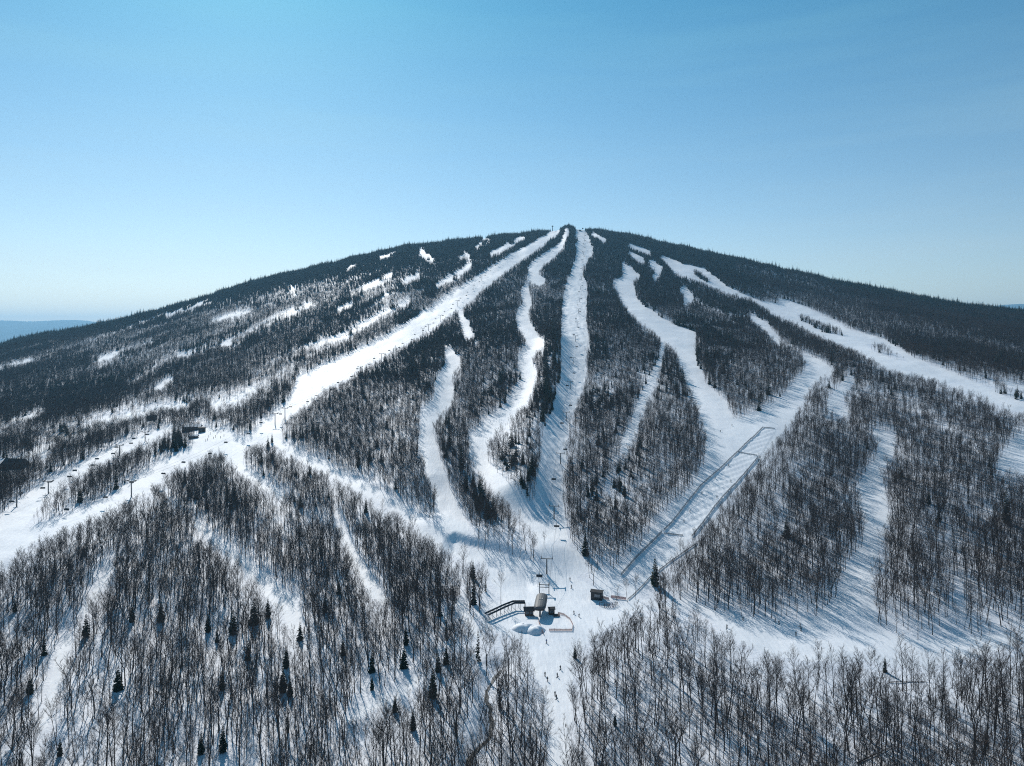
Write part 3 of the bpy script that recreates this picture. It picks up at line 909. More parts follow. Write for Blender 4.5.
# ------------------------------------------------------------------ chairlifts
def lift(towers, label, ext0, ext1, hgt=10.0, gauge=2.9, spacing=56, auto=None, sc=1.0):
    """towers: base pixels of the towers seen; the line is straight in plan"""
    P = np.array([PG(*p) for p in towers])
    A = np.polyfit(P[:,1], P[:,0], 1)
    ys = list(P[:,1])
    if auto:
        y = max(ys)+auto
        while y < ext1-auto*0.6: ys.append(y); y += auto
    ys = sorted(ys)
    ang = math.atan2(1.0, A[0])-math.pi/2         # heading of the line from +Y
    dirv = np.array([A[0],1.0])/math.hypot(A[0],1); side = np.array([dirv[1],-dirv[0]])
    # tower prototype
    root = empty('lift_tower')
    m = MB(); m.tube([(0,0,-1.0),(0,0,hgt*0.5),(0,0,hgt)], [0.42*sc,0.36*sc,0.30*sc], 10); m.build('pole', M['steel'], root)
    m = MB(); m.box((0,0,hgt+0.15),(gauge*2+0.9,0.40*sc,0.42*sc)); m.build('crossarm', M['steel'], root)
    for s in (-1,1):
        m = MB(); m.box((s*gauge,0,hgt+0.55),(0.30*sc,3.4,0.30*sc))
        for k in range(4): m.box((s*gauge,-1.3+k*0.87,hgt+0.80),(0.2,0.45,0.40))
        m.build('sheave_train', M['dark'], root)
    m = MB()
    for k in range(int(hgt/0.6)): m.box((0,-0.46*sc,0.6+k*0.6),(0.5,0.06,0.06))
    m.box((-0.25,-0.46*sc,hgt/2),(0.05,0.05,hgt-0.6)); m.box((0.25,-0.46*sc,hgt/2),(0.05,0.05,hgt-0.6))
    m.build('ladder', M['dark'], root)
    km = kids_map(root)
    sup = []
    for i, y in enumerate(ys):
        x = A[0]*y+A[1]; z = gz(x,y)
        t = root if i == 0 else copy_tree(root, km)
        t.location = (x,y,z); t.rotation_euler = (0,0,ang)
        tag(t, 'grey steel T shaped tower of the '+label, 'lift tower', 'towers of the '+label)
        sup.append((y, z+hgt+1.0))
    ya, yb = ext0, ext1
    z0 = gz(A[0]*ya+A[1], ya)+6; z1 = gz(A[0]*yb+A[1], yb)+6
    sup = [(ya,z0)]+[q for q in sup if ya+5 < q[0] < yb-5]+[(yb,z1)]
    sy = np.array([q[0] for q in sup]); sz = np.array([q[1] for q in sup])
    def rope(y):
        k = np.clip(np.searchsorted(sy, y)-1, 0, len(sy)-2)
        L = sy[k+1]-sy[k]; t = (y-sy[k])/L
        return sz[k]*(1-t)+sz[k+1]*t - 4*t*(1-t)*L*L*0.00012
    loop = []
    yy = np.linspace(ya, yb, 160)
    for s, seq in ((-1,yy),(1,yy[::-1])):
        for y in seq:
            x = A[0]*y+A[1]
            loop.append((x+side[0]*s*gauge, y+side[1]*s*gauge, rope(y)))
    loop.append(loop[0])
    m = MB(); m.tube(loop, 0.045, 4, cap=False)
    o = m.build('haul_rope', M['dark']); tag(o, 'thin dark haul rope of the '+label, 'haul rope')
    # chair prototype: hanger, bench, tinted hood, foot bar
    ch = empty('lift_chair')
    m = MB(); m.tube([(0,0,0.05),(0,0.1,-0.4),(0,0.55,-1.6),(0,0.35,-2.3)], 0.07, 6); m.box((0,0,0.02),(0.25,0.7,0.22)); m.build('hanger', M['steel'], ch)
    m = MB(); m.box((0,0,-3.0),(3.0,0.55,0.12)); m.box((0,0.36,-2.65),(3.0,0.10,0.75)); m.build('seat', M['dark'], ch)
    m = MB(); v = []; f = []
    for i in range(7):
        a = math.radians(-20+i*22)
        for x in (-1.6,1.6): v.append((x, 0.45-1.0*math.sin(a)*0.9, -2.75+1.0*math.cos(a)*0.85))
    for i in range(6): f.append((2*i,2*i+1,2*i+3,2*i+2))
    m.add(v,f); m.build('hood', M['hood'], ch)
    m = MB(); m.tube([(-1.4,-0.5,-2.6),(-1.4,-0.6,-3.4),(1.4,-0.6,-3.4),(1.4,-0.5,-2.6)], 0.04, 5); m.build('safety_bar', M['steel'], ch)
    km = kids_map(ch)
    first = True
    y = ya+14
    while y < yb-12:
        for s in (-1,1):
            q = y+(0 if s < 0 else spacing*0.45)
            if q > yb-8: continue
            x = A[0]*q+A[1]
            c = ch if first else copy_tree(ch, km); first = False
            c.location = (x+side[0]*s*gauge, q+side[1]*s*gauge, rope(q)); c.rotation_euler = (0,0,ang+(0 if s<0 else math.pi))
            tag(c, 'dark hooded chair hanging on the rope of the '+label, 'lift chair', 'chairs of the '+label)
        y += spacing
    return A, ang

liftB, angB = lift([(547.5,574),(553,519),(561,464)], 'centre chairlift', PG(541,606)[1]+9, 2520, auto=118, spacing=135, hgt=8)
liftA, angA = lift([(139,497),(287,424),(302,418),(347,377),(373,362),(414,335),(424,331),(434,322),(458,306),(493.5,280)], 'long left chairlift', 440, 2440, auto=170, spacing=58, hgt=11)
liftC, angC = lift([(18,507),(50,494),(112,456),(150,441)], 'short lower left chairlift', 400, PG(190,433)[1], spacing=38, hgt=9)

def gabled(name, p, w_, d_, hw, hr, rz, wall, roof, label, cat, eave=0.6, wins=3, snow=False, door=True):
    t = empty(name, (p[0],p[1],p[2]), rz)
    zs = [gz(p[0]+sx*w_/2*math.cos(rz)-sy*d_/2*math.sin(rz), p[1]+sx*w_/2*math.sin(rz)+sy*d_/2*math.cos(rz)) for sx in (-1,1) for sy in (-1,1)]
    t.location.z = max(min(zs)+0.2, np.mean(zs)-0.6)
    m = MB(); a, b = w_/2, d_/2
    v = [(-a,-b,-2.5),(a,-b,-2.5),(a,b,-2.5),(-a,b,-2.5),(-a,-b,hw),(a,-b,hw),(a,b,hw),(-a,b,hw),(-a,0,hw+hr),(a,0,hw+hr)]
    m.add(v, [(0,1,5,4),(1,2,6,9,5),(2,3,7,6),(3,0,4,8,7),(4,5,9,8),(6,7,8,9)]); m.build('wall', M[wall], t)
    m = MB(); e = eave; th = 0.28; k = hr/b
    def slab(s):
        o = [(-a-e, s*(b+e), hw-e*k+0.05),(a+e, s*(b+e), hw-e*k+0.05),(a+e,0,hw+hr+0.05),(-a-e,0,hw+hr+0.05)]
        v = o+[(x,y,z+th) for x,y,z in o]
        m.add(v, [(0,1,2,3),(4,7,6,5),(0,4,5,1),(1,5,6,2),(2,6,7,3),(3,7,4,0)])
    slab(-1); slab(1)
    r = m.build('roof', M[roof], t)
    if snow:
        m = MB()
        for s in (-1,1):
            o = [(-a-e+.1, s*(b+e-.15), hw-e*k+0.36),(a+e-.1, s*(b+e-.15), hw-e*k+0.36),(a+e-.1,0.0,hw+hr+0.36),(-a-e+.1,0.0,hw+hr+0.36)]
            v = o+[(x,y*0.97,z+0.30) for x,y,z in o]
            m.add(v, [(0,1,2,3),(4,7,6,5),(0,4,5,1),(1,5,6,2),(3,7,4,0)])
        m.build('snow_cover', M['pilesnow'], r)
    for i in range(wins):
        x = -a+(i+0.5)*w_/wins
        fr = MB(); fr.box((x,-b-0.03,hw*0.58),(min(1.5,w_/wins*0.6),0.08,hw*0.36)); f_ = fr.build('window', M['pale'], t)
        g = MB(); g.box((x,-b-0.09,hw*0.58),(min(1.3,w_/wins*0.52),0.05,hw*0.30)); g.build('pane', M['glass'], f_)
    if door:
        m = MB(); m.box((a+0.03,0,1.05),(0.08,1.0,2.1)); m.build('door', M['dark'], t)
    tag(t, label, cat)
    return t

# ------------------------------------------------------------------ lift base
def terminal(p, rz, label, L=17.0, W=5.6, zf=4.8):
    t = empty('lift_terminal', p, rz)
    m = MB(); n = 9; v = []; f = []
    secs = [(-L/2,0.80),(-L/2+1.2,0.97),(-L/4,1.0),(L/4,1.0),(L/2-1.2,0.97),(L/2,0.80)]
    for y, s in secs:
        for i in range(n):
            a = math.pi*i/(n-1)
            v.append((-W/2*s*math.cos(a), y, zf+1.5*s*math.sin(a)**0.8))
    for i in range(len(secs)-1):
        for j in range(n-1): f.append((i*n+j, i*n+j+1, (i+1)*n+j+1, (i+1)*n+j))
    f.append(tuple(range(n))); f.append(tuple((len(secs)-1)*n+j for j in reversed(range(n))))
    m.add(v,f); c = m.build('canopy', M['roof'], t)
    m = MB()
    m.box((0,-0.5,zf+1.56),(1.6,0.25,0.16)); m.box((0.7,0.3,zf+1.56),(0.25,1.6,0.16)); m.build('roof_hatch', M['pale'], c)
    m = MB(); m.box((0,0,zf-0.45),(W*0.82,L*0.9,0.8)); m.build('machine_frame', M['dark'], t)
    m = MB(); m.lathe([(0.3,-0.1),(2.1,-0.1),(2.25,0.0),(2.1,0.12),(0.3,0.12)], 20, (0,-L/2+2.6,zf-1.0)); m.build('bullwheel', M['steel'], t)
    for y in (-L*0.30, L*0.32):
        m = MB(); m.box((0,y,(zf-0.9)/2-0.5),(0.9,1.2,zf-0.9+1.0),0,0.8); m.build('leg', M['steel'], t)
    m = MB(); m.box((0,-L/2+0.3,zf-0.2),(W*0.7,0.25,1.3)); m.build('end_panel', M['dark'], t)
    tag(t, label, 'lift terminal')
    return t
pt = PG(541,614); pt[2] = gz(*pt[:2])
terminal((pt[0],pt[1]+2,pt[2]), angB, 'grey barrel roofed bottom terminal of the centre chairlift')
pg = PG(541.5,596)
t = empty('lift_gantry', (liftB[0]*(pg[1]+3)+liftB[1], pg[1]+3, gz(liftB[0]*(pg[1]+3)+liftB[1], pg[1]+3)), angB)
for s in (-1,1):
    m = MB(); m.tube([(s*2.4,0,-0.8),(s*2.4,0,4.6)], [0.24,0.2], 8); m.build('post', M['steel'], t)
    m = MB(); m.box((s*2.4,0,4.9),(0.5,3.0,0.5)); m.build('sheave_train', M['dark'], t)
m = MB(); m.box((0,0,4.5),(5.4,0.4,0.4)); m.box((0,0,3.2),(4.6,0.22,0.25)); m.build('crossbeam', M['steel'], t)
tag(t, 'dark H shaped steel gantry just uphill of the bottom terminal', 'lift gantry')

gabled('lift_hut', PG(529,615), 3.9, 2.8, 2.7, 0.9, 0.05, 'wood', 'darkroof', 'small brown hut with dark roof between terminal and chair rail', 'hut', wins=2)
gabled('operator_booth', PG(551.5,614), 2.6, 2.4, 2.5, 0.5, 0.1, 'wood', 'darkroof', 'little brown operator booth right of the bottom terminal', 'booth', eave=0.35, wins=1)
p = PG(556.5,616); t = empty('wooden_deck', p, 0.1)
m = MB(); m.box((0,0,0.55),(2.8,2.2,0.14)); m.build('deck', M['wood'], t)
for sx_ in (-1,1):
    for sy_ in (-1,1):
        m = MB(); m.box((sx_*1.25,sy_*0.95,0.0),(0.14,0.14,1.0)); m.build('post', M['wood'], t)
m = MB(); m.box((0,-1.05,1.25),(2.8,0.07,0.09)); m.box((0,-1.05,0.95),(2.8,0.05,0.07))
for x in (-1.36,0,1.36): m.box((x,-1.05,0.95),(0.08,0.08,0.75))
m.build('railing', M['dark'], t)
tag(t, 'low brown wooden deck with railing beside the operator booth', 'deck')

def chair_rail():
    P = [PG(525,609), PG(514,608.5), PG(506,611.5), PG(487,620)]
    b = P[0]; t = empty('chair_rail', b)
    def off(s, z):
        out = []
        for i, p in enumerate(P):
            q = P[min(i+1,len(P)-1)]-P[max(i-1,0)]; q = q[:2]/np.linalg.norm(q[:2])
            n_ = np.array([-q[1],q[0]])
            out.append((p[0]+n_[0]*s-b[0], p[1]+n_[1]*s-b[1], gz(*b[:2])*0.6+p[2]*0.4+z-b[2]))
        return out
    for s in (-1.15,1.15):
        m = MB(); o = off(s,3.3)
        for a_, c_ in zip(o[:-1],o[1:]):
            a_=np.array(a_); c_=np.array(c_); mid=(a_+c_)/2; d=c_-a_; L_=np.linalg.norm(d[:2])
            m.tube([a_,c_],0.46,4)
        m.build('rail', M['dark'], t)
    m = MB(); o = off(0,3.0); m.tube(o,0.12,4); m.build('track', M['steel'], t)
    o1 = off(-1.15,3.1); o2 = off(1.15,3.1)
    pts = []
    for i in range(3):
        nseg = [2,2,5][i]
        for k in range(nseg+(i==2)): pts.append((np.array(o1[i])+(np.array(o1[i+1])-np.array(o1[i]))*k/nseg, np.array(o2[i])+(np.array(o2[i+1])-np.array(o2[i]))*k/nseg))
    for a_, c_ in pts:
        m = MB(); m.tube([a_,c_],0.12,4)
        for q in (a_,c_):
            zg = gz(q[0]+b[0], q[1]+b[1])-b[2]
            m.tube([(q[0],q[1],zg-0.4),(q[0],q[1],q[2])],0.13,5)
        m.build('trestle', M['steel'], t)
    tag(t, 'long dark bent chair parking rail on trestles left of the terminal', 'chair rail')
chair_rail()

def snow_pile(p, r_, hh, seed, label):
    m = MB(); n = 22; v = []; f = []
    rr = random.Random(seed)
    ph = [rr.uniform(0,6.28) for _ in range(4)]
    rings = [(1.0,-0.5),(0.93,0.05),(0.78,0.42),(0.58,0.80),(0.40,0.95),(0.18,1.0)]
    for q, z in rings:
        for j in range(n):
            a = j*2*math.pi/n
            w_ = 1+0.13*math.sin(2*a+ph[0])+0.08*math.sin(3*a+ph[1])+0.05*math.sin(7*a+ph[2]+z*3)
            v.append((r_*q*w_*math.cos(a), r_*q*w_*0.8*math.sin(a), hh*z*(1+0.08*math.sin(3*a+ph[3]))))
    for i in range(len(rings)-1):
        for j in range(n): f.append((i*n+j,i*n+(j+1)%n,(i+1)*n+(j+1)%n,(i+1)*n+j))
    f.append(tuple((len(rings)-1)*n+j for j in range(n)))
    m.add(v,f); o = m.build('snow_pile', M['pilesnow'], None, True); o.location = p
    tag(o, label, 'snow pile')
snow_pile(PG(524,629), 5.4, 2.3, 1, 'shaded heap of ploughed snow in front of the brown hut')
snow_pile(PG(535,631), 4.8, 2.0, 2, 'sunlit heap of ploughed snow in front of the terminal')

m_ = M['net']; nt_ = m_.node_tree       # nets let part of the light through
def see_through(m, fac):
    nt = m.node_tree; b = nt.nodes['Principled BSDF']
    tr = nt.nodes.new('ShaderNodeBsdfTransparent'); mx = nt.nodes.new('ShaderNodeMixShader'); mx.inputs[0].default_value = fac
    nt.links.new(b.outputs[0], mx.inputs[1]); nt.links.new(tr.outputs[0], mx.inputs[2])
    nt.links.new(mx.outputs[0], nt.nodes['Material Output'].inputs['Surface'])
see_through(M['net'], 0.45); see_through(M['orange'], 0.5); see_through(M['pink'], 0.4)

def net_fence(pix, hh, mat, label, step=3.0, name='net_fence'):
    P = [PG(*q) for q in pix]
    pts = []
    for a, b in zip(P[:-1],P[1:]):
        k = max(1,int(np.linalg.norm(b-a)/step))
        for i in range(k): pts.append(a+(b-a)*i/k)
    pts.append(P[-1]); pts = np.array(pts)
    pts[:,2] = ground_z(pts[:,0],pts[:,1])
    t = empty(name, pts[0])
    q = pts-pts[0]
    v = []; f = []
    d = np.gradient(q[:,:2],axis=0); d /= np.linalg.norm(d,axis=1,keepdims=True)+1e-9
    for i, p in enumerate(q):
        nx, ny = -d[i][1]*0.02, d[i][0]*0.02
        top = hh*(1+0.06*math.sin(i*1.7))
        v += [(p[0]-nx,p[1]-ny,p[2]+0.1),(p[0]-nx,p[1]-ny,p[2]+top),(p[0]+nx,p[1]+ny,p[2]+top),(p[0]+nx,p[1]+ny,p[2]+0.1)]
    for i in range(len(q)-1):
        a, b = 4*i, 4*i+4
        f += [(a,b,b+1,a+1),(a+2,b+2,b+3,a+3),(a+1,b+1,b+2,a+2)]
    m = MB(); m.add(v,f); m.build('net', mat, t)
    for p in q[:100]:
        m = MB(); m.tube([(p[0],p[1],p[2]-0.4),(p[0],p[1],p[2]+hh+0.25)], 0.045, 5); m.build('post', M['dark'], t)
    tag(t, label, 'fence')
net_fence([(763,428),(738,452),(700,487),(672,523),(664,531)], 1.5, M['net'], 'grey net fence along the left edge of the bumpy course', 4.0)
net_fence([(662,533),(650,545),(621,576)], 1.7, M['net'], 'grey net fence on the steep bank below the bumpy course', 3.0)
net_fence([(758,458),(720,501),(692,537)], 1.4, M['net'], 'grey net fence along the right edge of the bumpy course', 4.0)
net_fence([(697,544),(672,561),(650,578),(628,600)], 0.9, M['net'], 'low grey net fence running down towards the pale faced hut', 3.0)
net_fence([(763.5,428),(775,429)], 1.0, M['net'], 'short dark net across the top of the bumpy course', 2.5)
net_fence([(738.5,452.5),(757,456)], 1.0, M['net'], 'short dark net across the middle of the bumpy course', 2.5)
net_fence([(664,534),(683,536)], 0.9, M['net'], 'short dark net across the bottom of the bumpy course', 2.5)
net_fence([(538.5,622),(540.5,628),(543.5,635)], 1.3, M['orange'], 'faded orange net fence leaning on the sunlit snow heap', 2.0)
net_fence([(549,631),(560,631),(572,631),(573,626),(570,620),(564,615.5),(558,614)], 1.0, M['orange'], 'faded orange net fence curving round the lift queue', 2.0)
net_fence([(601,598),(609,600)], 1.2, M['pink'], 'short faded red net fence beside the pale faced hut', 2.0)
net_fence([(611,598),(626,600)], 1.4, M['pink'], 'faded red net fence behind the ski racks', 2.0)

t = gabled('snow_hut', PG(597,599), 4.2, 2.6, 2.9, 0.5, -0.35, 'dark', 'darkroof', 'small dark hut with one pale face on the snow right of the lift', 'hut', eave=0.25, wins=0, door=False); t.scale = (1.3,1.3,1.25)
m = MB(); m.box((0.4,-1.34,1.7),(2.2,0.06,1.1)); m.build('face_panel', M['steel'], t)
def ski_rack(p, rz, label, n):
    t = empty('ski_rack', p, rz); rr = random.Random(n)
    m = MB()
    for x in (-1.6,1.6): m.tube([(x,-0.5,-0.3),(x,0,1.1),(x,0.5,-0.3)],0.05,5)
    m.tube([(-1.7,0,1.1),(1.7,0,1.1)],0.05,5); m.build('frame', M['wood'], t)
    for i in range(n):
        x = -1.45+2.9*i/(n-1)
        m = MB(); y = 0.45*(1 if i%2 else -1)
        m.tube([(x,y,-0.05),(x+rr.uniform(-.05,.05),0.05*(1 if i%2 else -1),1.0),(x+rr.uniform(-.1,.1),-y*0.35,1.75)],[0.06,0.06,0.03],4)
        m.build('ski_pair', M[rr.choice(['dark','jblue','pale','dark'])], t)
    t.scale = (1.35,1.6,1.4); tag(t, label, 'ski rack')
ski_rack(PG(604,606), -0.3, 'wooden ski rack nearest the pale faced hut', 9)
ski_rack(PG(609,607.5), -0.1, 'middle wooden ski rack of the row by the hut', 10)
ski_rack(PG(613.5,606), 0.35, 'right hand wooden ski rack beside a bare tree', 8)

# ------------------------------------------------------------------ buildings up the left side and on the summit
gabled('station_building', PG(192,430), 17, 8, 4.2, 1.6, 0.18, 'dark', 'darkroof', 'long dark mid station building with snow covered roof', 'building', eave=1.0, wins=5, snow=True)
gabled('lift_shed', PG(202,432), 5.5, 5, 4.6, 0.8, 0.1, 'darkroof', 'darkroof', 'dark square shed at the right end of the mid station', 'shed', wins=1)
gabled('storage_hut', PG(193.5,438), 8, 4, 2.4, 0.9, 0.15, 'wood', 'darkroof', 'low dark hut just below the long mid station building', 'hut', wins=2, snow=True)
gabled('wooden_house', PG(152,420), 9, 7, 3.4, 2.2, 0.25, 'wood', 'darkroof', 'dark roofed wooden house above the mid station slope', 'house', wins=3)
gabled('mountain_lodge', PG(15,467), 17, 12, 3.2, 4.6, -0.12, 'wood', 'darkroof', 'big dark roofed lodge at the left edge among trees', 'lodge', wins=5)
ps = PG(561,232); ps[2] = gz(ps[0],ps[1])
terminal((ps[0],ps[1]+6,gz(ps[0],ps[1]+6)), angA, 'grey top terminal of the left chairlift on the summit', zf=5.5)
ps = PG(583,230.5)
terminal((ps[0],ps[1]+8,gz(ps[0],ps[1]+8)), angB, 'dark top terminal of the centre chairlift on the summit', L=12, zf=6.5)
gabled('patrol_hut', PG(580,231), 9, 5, 3.4, 1.2, 0, 'dark', 'darkroof', 'dark low hut beside the centre top terminal', 'hut', wins=3)
ps = PG(552.5,230.5); t = empty('summit_mast', (ps[0],ps[1],gz(ps[0],ps[1])))
m = MB(); m.tube([(0,0,-1),(0,0,19)],[1.3,1.1],8); m.build('pole', M['steel'], t)
m = MB(); m.box((0,0,17.6),(6.5,3.0,2.2)); m.box((0,0,19.4),(1.5,1.5,1.8)); m.build('platform', M['dark'], t)
tag(t, 'tall lone mast with a boxy head on the summit skyline', 'mast')

# ------------------------------------------------------------------ people
def make_body(pose):
    J = {'pel':(0,0,.86),'chest':(0,-.10,1.22),'neck':(0,-.16,1.44),'head':(0,-.20,1.60),'top':(0,-.21,1.70)}
    cr = 0.10 if pose == 'ski' else 0.0
    if pose == 'stand': J.update(chest=(0,.0,1.22), neck=(0,0,1.46), head=(0,-.02,1.62), top=(0,-.02,1.73), pel=(0,0,.92))
    E = [('pel','chest'),('chest','neck'),('neck','head'),('head','top')]
    Rr = {'pel':.16,'chest':.19,'neck':.065,'head':.105,'top':.085}
    for s, c in ((-1,'l'),(1,'r')):
        pz = J['pel']
        J['hip'+c] = (s*.10,0,pz[2]-.06); J['kn'+c] = (s*.13,-.12-cr,.47); J['an'+c] = (s*.13,.02,.10); J['to'+c] = (s*.14,-.17,.06)
        J['sh'+c] = (s*.19,J['chest'][1]-.02,1.38); J['el'+c] = (s*.30,J['chest'][1]-.06,1.12); J['wr'+c] = (s*.28,J['chest'][1]-.30,1.02); J['ha'+c] = (s*.27,J['chest'][1]-.39,1.03)
        E += [('pel','hip'+c),('hip'+c,'kn'+c),('kn'+c,'an'+c),('an'+c,'to'+c),('chest','sh'+c),('sh'+c,'el'+c),('el'+c,'wr'+c),('wr'+c,'ha'+c)]
        Rr.update({'hip'+c:.12,'kn'+c:.085,'an'+c:.075,'to'+c:.06,'sh'+c:.095,'el'+c:.07,'wr'+c:.055,'ha'+c:.055})
    names = list(J); ix = {n:i for i,n in enumerate(names)}
    me = bpy.data.meshes.new('body')
    me.from_pydata([J[n] for n in names], [(ix[a],ix[b]) for a,b in E], [])
    ob = bpy.data.objects.new('tmp_body', me); COL.objects.link(ob)
    ob.modifiers.new('s','SKIN'); sv = me.skin_vertices[0].data
    for n in names: sv[ix[n]].radius = (Rr[n],Rr[n])
    sv[ix['pel']].use_root = True
    ss = ob.modifiers.new('u','SUBSURF'); ss.levels = 1
    dg = bpy.context.evaluated_depsgraph_get()
    out = bpy.data.meshes.new_from_object(ob.evaluated_get(dg))
    bpy.data.objects.remove(ob); bpy.data.meshes.remove(me)
    hz = J['neck'][2]+.04; wz = J['pel'][2]+.02
    out.materials.clear()
    for k in ('pants','jblack','skin'): out.materials.append(M[k])
    for p in out.polygons:
        z = p.center.z
        p.material_index = 2 if z > hz else (1 if z > wz or (abs(p.center.x) > .22) else 0)
        p.use_smooth = True
    return out, J
BOD = {k: make_body(k) for k in ('ski','stand')}
JK = {}
for pose, (me, J) in BOD.items():
    for jk in ('jblack','jblue','jred','jyel'):
        c = me.copy(); c.name = 'person'; c.materials[1] = M[jk]; JK[pose,jk] = c
def gear(pose):
    J = BOD[pose][1]; hx, hy, hz_ = J['head']
    out = []
    m = MB(); m.lathe([(0.0,.14),(.06,.135),(.11,.10),(.135,.04),(.135,-.03),(.12,-.06)][::-1],12,(hx,hy+.01,hz_+.03)); out.append(('helmet', m.mesh('helmet', M['helmet'])))
    m = MB(); m.box((hx,hy-.10,hz_+.01),(.18,.05,.075)); out.append(('goggles', m.mesh('goggles', M['glass'])))
    for s in (-1,1):
        m = MB(); x = s*.14
        v = []; f = []
        for y, z in ((.75,.03),(.6,.02),(-.7,.02),(-.92,.06),(-1.0,.12)):
            v += [(x-.05,y,z),(x+.05,y,z),(x+.05,y,z+.025),(x-.05,y,z+.025)]
        for i in range(4):
            for k in range(4): f.append((4*i+k,4*i+(k+1)%4,4*i+4+(k+1)%4,4*i+4+k))
        f += [(0,1,2,3),(19,18,17,16)]
        m.add(v,f); out.append(('ski', m.mesh('ski', M['dark'])))
        hp = J['ha'+('l' if s<0 else 'r')]
        m = MB(); e = (hp[0]*1.35,.55,.25) if pose == 'ski' else (hp[0]*1.4,hp[1]-.1,.02)
        m.tube([(hp[0],hp[1],hp[2]+.08),e],0.014,4); out.append(('ski_pole', m.mesh('ski_pole', M['steel'])))
    return out
GEAR = {k: gear(k) for k in BOD}
def skier(x, y, jk, label, group, rz=None, pose='ski'):
    p = PG(x,y); z = gz(p[0],p[1])
    o = link_mesh('person', JK[pose,jk]); o.location = (p[0],p[1],z+.02); o.rotation_euler = (0,0,random.uniform(-.7,.7) if rz is None else rz)
    for n_, me in GEAR[pose]: link_mesh(n_, me, o)
    tag(o, label, 'skier', group)
skier(546.5,643,'jblue','skier in blue jacket just below the snow heaps','skiers on the bottom trail')
skier(574,614,'jblack','dark clad skier gliding across the snow right of the orange fence','skiers right of the orange fence')
skier(579,617,'jblack','dark clad skier gliding across the snow right of the orange fence','skiers right of the orange fence')
for q in ((560.5,669.5),(545,676),(547.5,681),(557.5,677),(555,695.5),(556.5,699)):
    skier(*q,'jblack','dark clad skier on the narrow bottom trail between the front woods','skiers on the bottom trail')
for q in ((570,580.5),(571.5,588)):
    skier(*q,'jblack','dark clad skier sliding down the snow above the lift queue','skiers above the lift queue')
for q in ((727,628),(743,620),(775,622),(779,624)):
    skier(*q,'jblack','dark clad skier on the right snow road','skiers on the right snow road')
for q in ((796,635.5),(801,631),(800,627)):
    skier(*q,'jblack','dark clad skier standing by the tree shadow on the right snow road','group of skiers on the snow road', None,'stand')
for q in ((720.5,432),(732,426)):
    skier(*q,'jblack','dark clad skier on the open slope left of the bumpy course','skiers on the right hand run')
for q in ((728.4,466),(731,482),(715,479),(702,494),(717,498),(690,512),(684,522)):
    skier(*q,'jblack','dark clad skier among the bumps between the grey net fences','skiers on the bumpy course')
for i, q in enumerate(((213.5,431.5),(216.5,430.5),(219,431.5),(221,432.5),(208.6,437),(213.5,438.5),(215.5,437),(220.5,438),(205.7,441),(207.6,440),(217,434),(210.5,434),(224,436),(223.5,431))):
    jk = ('jyel','jblack','jred')[i%3]
    skier(*q, jk, {'jyel':'skier in mustard jacket','jblack':'skier in black jacket','jred':'skier in red jacket'}[jk]+' on the snow apron by the mid station','skiers by the mid station',random.uniform(0,6.28),'stand')
for q in ((325,372),(327,371.5),(312,388),(352,352),(371,344)):
    skier(*q,'jblack','dark clad skier far up the wide left run','skiers on the wide left run')

# ------------------------------------------------------------------ fallen logs
def log(pa, pb, rad, label, seed):
    a, b = PG(*pa), PG(*pb); r = random.Random(seed)
    a = np.array([a[0],a[1],gz(*a[:2])+rad*1.1]); b = np.array([b[0],b[1],gz(*b[:2])+rad*0.9])
    t = empty('fallen_log', a)
    pts = [ (b-a)*k/6+np.array([r.uniform(-.12,.12),r.uniform(-.12,.12),r.uniform(0,.15)]) for k in range(7)]
    m = MB(); m.tube(pts, np.linspace(rad,rad*0.45,7), 8); m.build('trunk', M['bark'], t)
    for k in (3,4,5,6):
        m = MB(); p = pts[k]; d = np.array([r.uniform(-1,1),r.uniform(-1,1),r.uniform(.3,1)])
        m.tube([p,p+d*0.8,p+d*1.5+np.array([.2,.1,.2])],[rad*.35,rad*.25,.02],4); m.build('branch', M['bark'], t)
    tag(t, label, 'log')
log((857,764),(889,749),0.22,'dark fallen log lying across the snow at the lower right', 3)
log((889,683),(927,682),0.18,'long straight fallen log lying level beside the right snow road', 5)

# ------------------------------------------------------------------ haze
HAZE = 5.5e-5
if HAZE > 0:
    m = bpy.data.materials.new('haze_air'); m.use_nodes = True; m.cycles.homogeneous_volume = True
    nt = m.node_tree; nt.nodes.remove(nt.nodes['Principled BSDF'])
    pv = nt.nodes.new('ShaderNodeVolumePrincipled')
    pv.inputs['Color'].default_value = (0.30, 0.66, 1.0, 1)
    pv.inputs['Density'].default_value = HAZE
    pv.inputs['Anisotropy'].default_value = 0.3
    nt.links.new(pv.outputs[0], nt.nodes['Material Output'].inputs['Volume'])
    b = MB(); b.box((0, 14000, 260), (64000, 29000, 980))
    o = b.build('haze', m); tag(o, 'thin blue mountain haze', None, None, 'stuff')

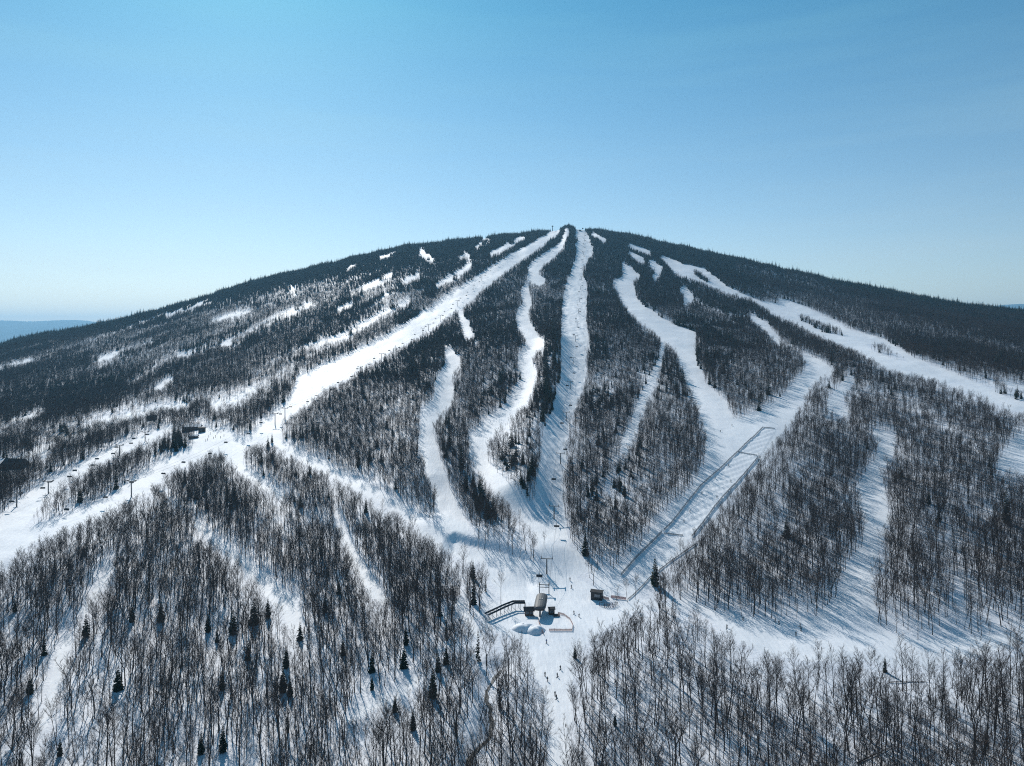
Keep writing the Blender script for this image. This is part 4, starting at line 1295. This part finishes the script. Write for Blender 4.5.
# ------------------------------------------------------------------ light
SUN_EL, SUN_AZ = math.radians(34), math.radians(-21)     # azimuth from +Y, negative = left
w = bpy.data.worlds.new('World'); SC.world = w; w.use_nodes = True
nt = w.node_tree
sky = nt.nodes.new('ShaderNodeTexSky'); sky.sky_type = 'NISHITA'
sky.sun_disc = False; sky.sun_elevation = SUN_EL; sky.sun_rotation = SUN_AZ
sky.air_density = 1.0; sky.dust_density = 0.3; sky.ozone_density = 2.0; sky.altitude = 600
tint = nt.nodes.new('ShaderNodeMix'); tint.data_type = 'RGBA'; tint.blend_type = 'MULTIPLY'
tint.inputs[0].default_value = 1.0; tcw = nt.nodes.new('ShaderNodeTexCoord'); sep = nt.nodes.new('ShaderNodeSeparateXYZ')
cr = nt.nodes.new('ShaderNodeValToRGB')       # drier, bluer air overhead and paler air low down
cr.color_ramp.elements[0].position = 0.0; cr.color_ramp.elements[0].color = (1.20, 1.03, 0.97, 1)
cr.color_ramp.elements[1].position = 0.42; cr.color_ramp.elements[1].color = (0.43, 0.97, 0.99, 1)
nt.links.new(tcw.outputs['Generated'], sep.inputs[0]); nt.links.new(sep.outputs[2], cr.inputs[0]); nt.links.new(cr.outputs[0], tint.inputs[7])
cm = nt.nodes.new('ShaderNodeMapping'); cm.inputs['Scale'].default_value = (1.5, 1.5, 16)
cn = nt.nodes.new('ShaderNodeTexNoise'); cn.inputs['Scale'].default_value = 1.6; cn.inputs['Detail'].default_value = 5
crr = nt.nodes.new('ShaderNodeMapRange'); crr.inputs[1].default_value = 0.45; crr.inputs[2].default_value = 0.8; crr.inputs[3].default_value = 0; crr.inputs[4].default_value = 0.14
cl = nt.nodes.new('ShaderNodeMix'); cl.data_type = 'RGBA'; cl.inputs[7].default_value = (6.5, 7.0, 7.4, 1)
nt.links.new(tcw.outputs['Generated'], cm.inputs[0]); nt.links.new(cm.outputs[0], cn.inputs['Vector']); nt.links.new(cn.outputs[0], crr.inputs[0])
nt.links.new(crr.outputs[0], cl.inputs[0]); nt.links.new(sky.outputs[0], cl.inputs[6]); nt.links.new(cl.outputs[2], tint.inputs[6]); nt.links.new(tint.outputs[2], nt.nodes['Background'].inputs[0])
nt.nodes['Background'].inputs[1].default_value = 0.112
sl = bpy.data.lights.new('sun','SUN'); sl.energy = 4.8; sl.angle = math.radians(0.5); sl.color = (1.0, 0.95, 0.88)
so = bpy.data.objects.new('sun', sl); COL.objects.link(so)
so.rotation_euler = (math.pi/2-SUN_EL, 0, math.pi-SUN_AZ)
so.location = (-300, 900, 700)

# ------------------------------------------------------------------ camera
cd = bpy.data.cameras.new('camera'); cam = bpy.data.objects.new('camera', cd); COL.objects.link(cam)
cd.sensor_fit = 'HORIZONTAL'; cd.sensor_width = 36.0; cd.lens = 36.0*F/1024
cd.shift_y = -(383-HY)/1024
cam.location = (0,0,0); cam.rotation_euler = (math.pi/2,0,0)
cd.clip_start = 1; cd.clip_end = 90000
SC.camera = cam
SC.view_settings.view_transform = 'Standard'; SC.view_settings.look = 'None'
SC.view_settings.exposure = -0.10; SC.view_settings.gamma = 1.0
SC.cycles.use_denoising = False; SC.cycles.filter_width = 1.1; SC.cycles.max_bounces = 6; SC.cycles.volume_bounces = 0; SC.cycles.diffuse_bounces = 3
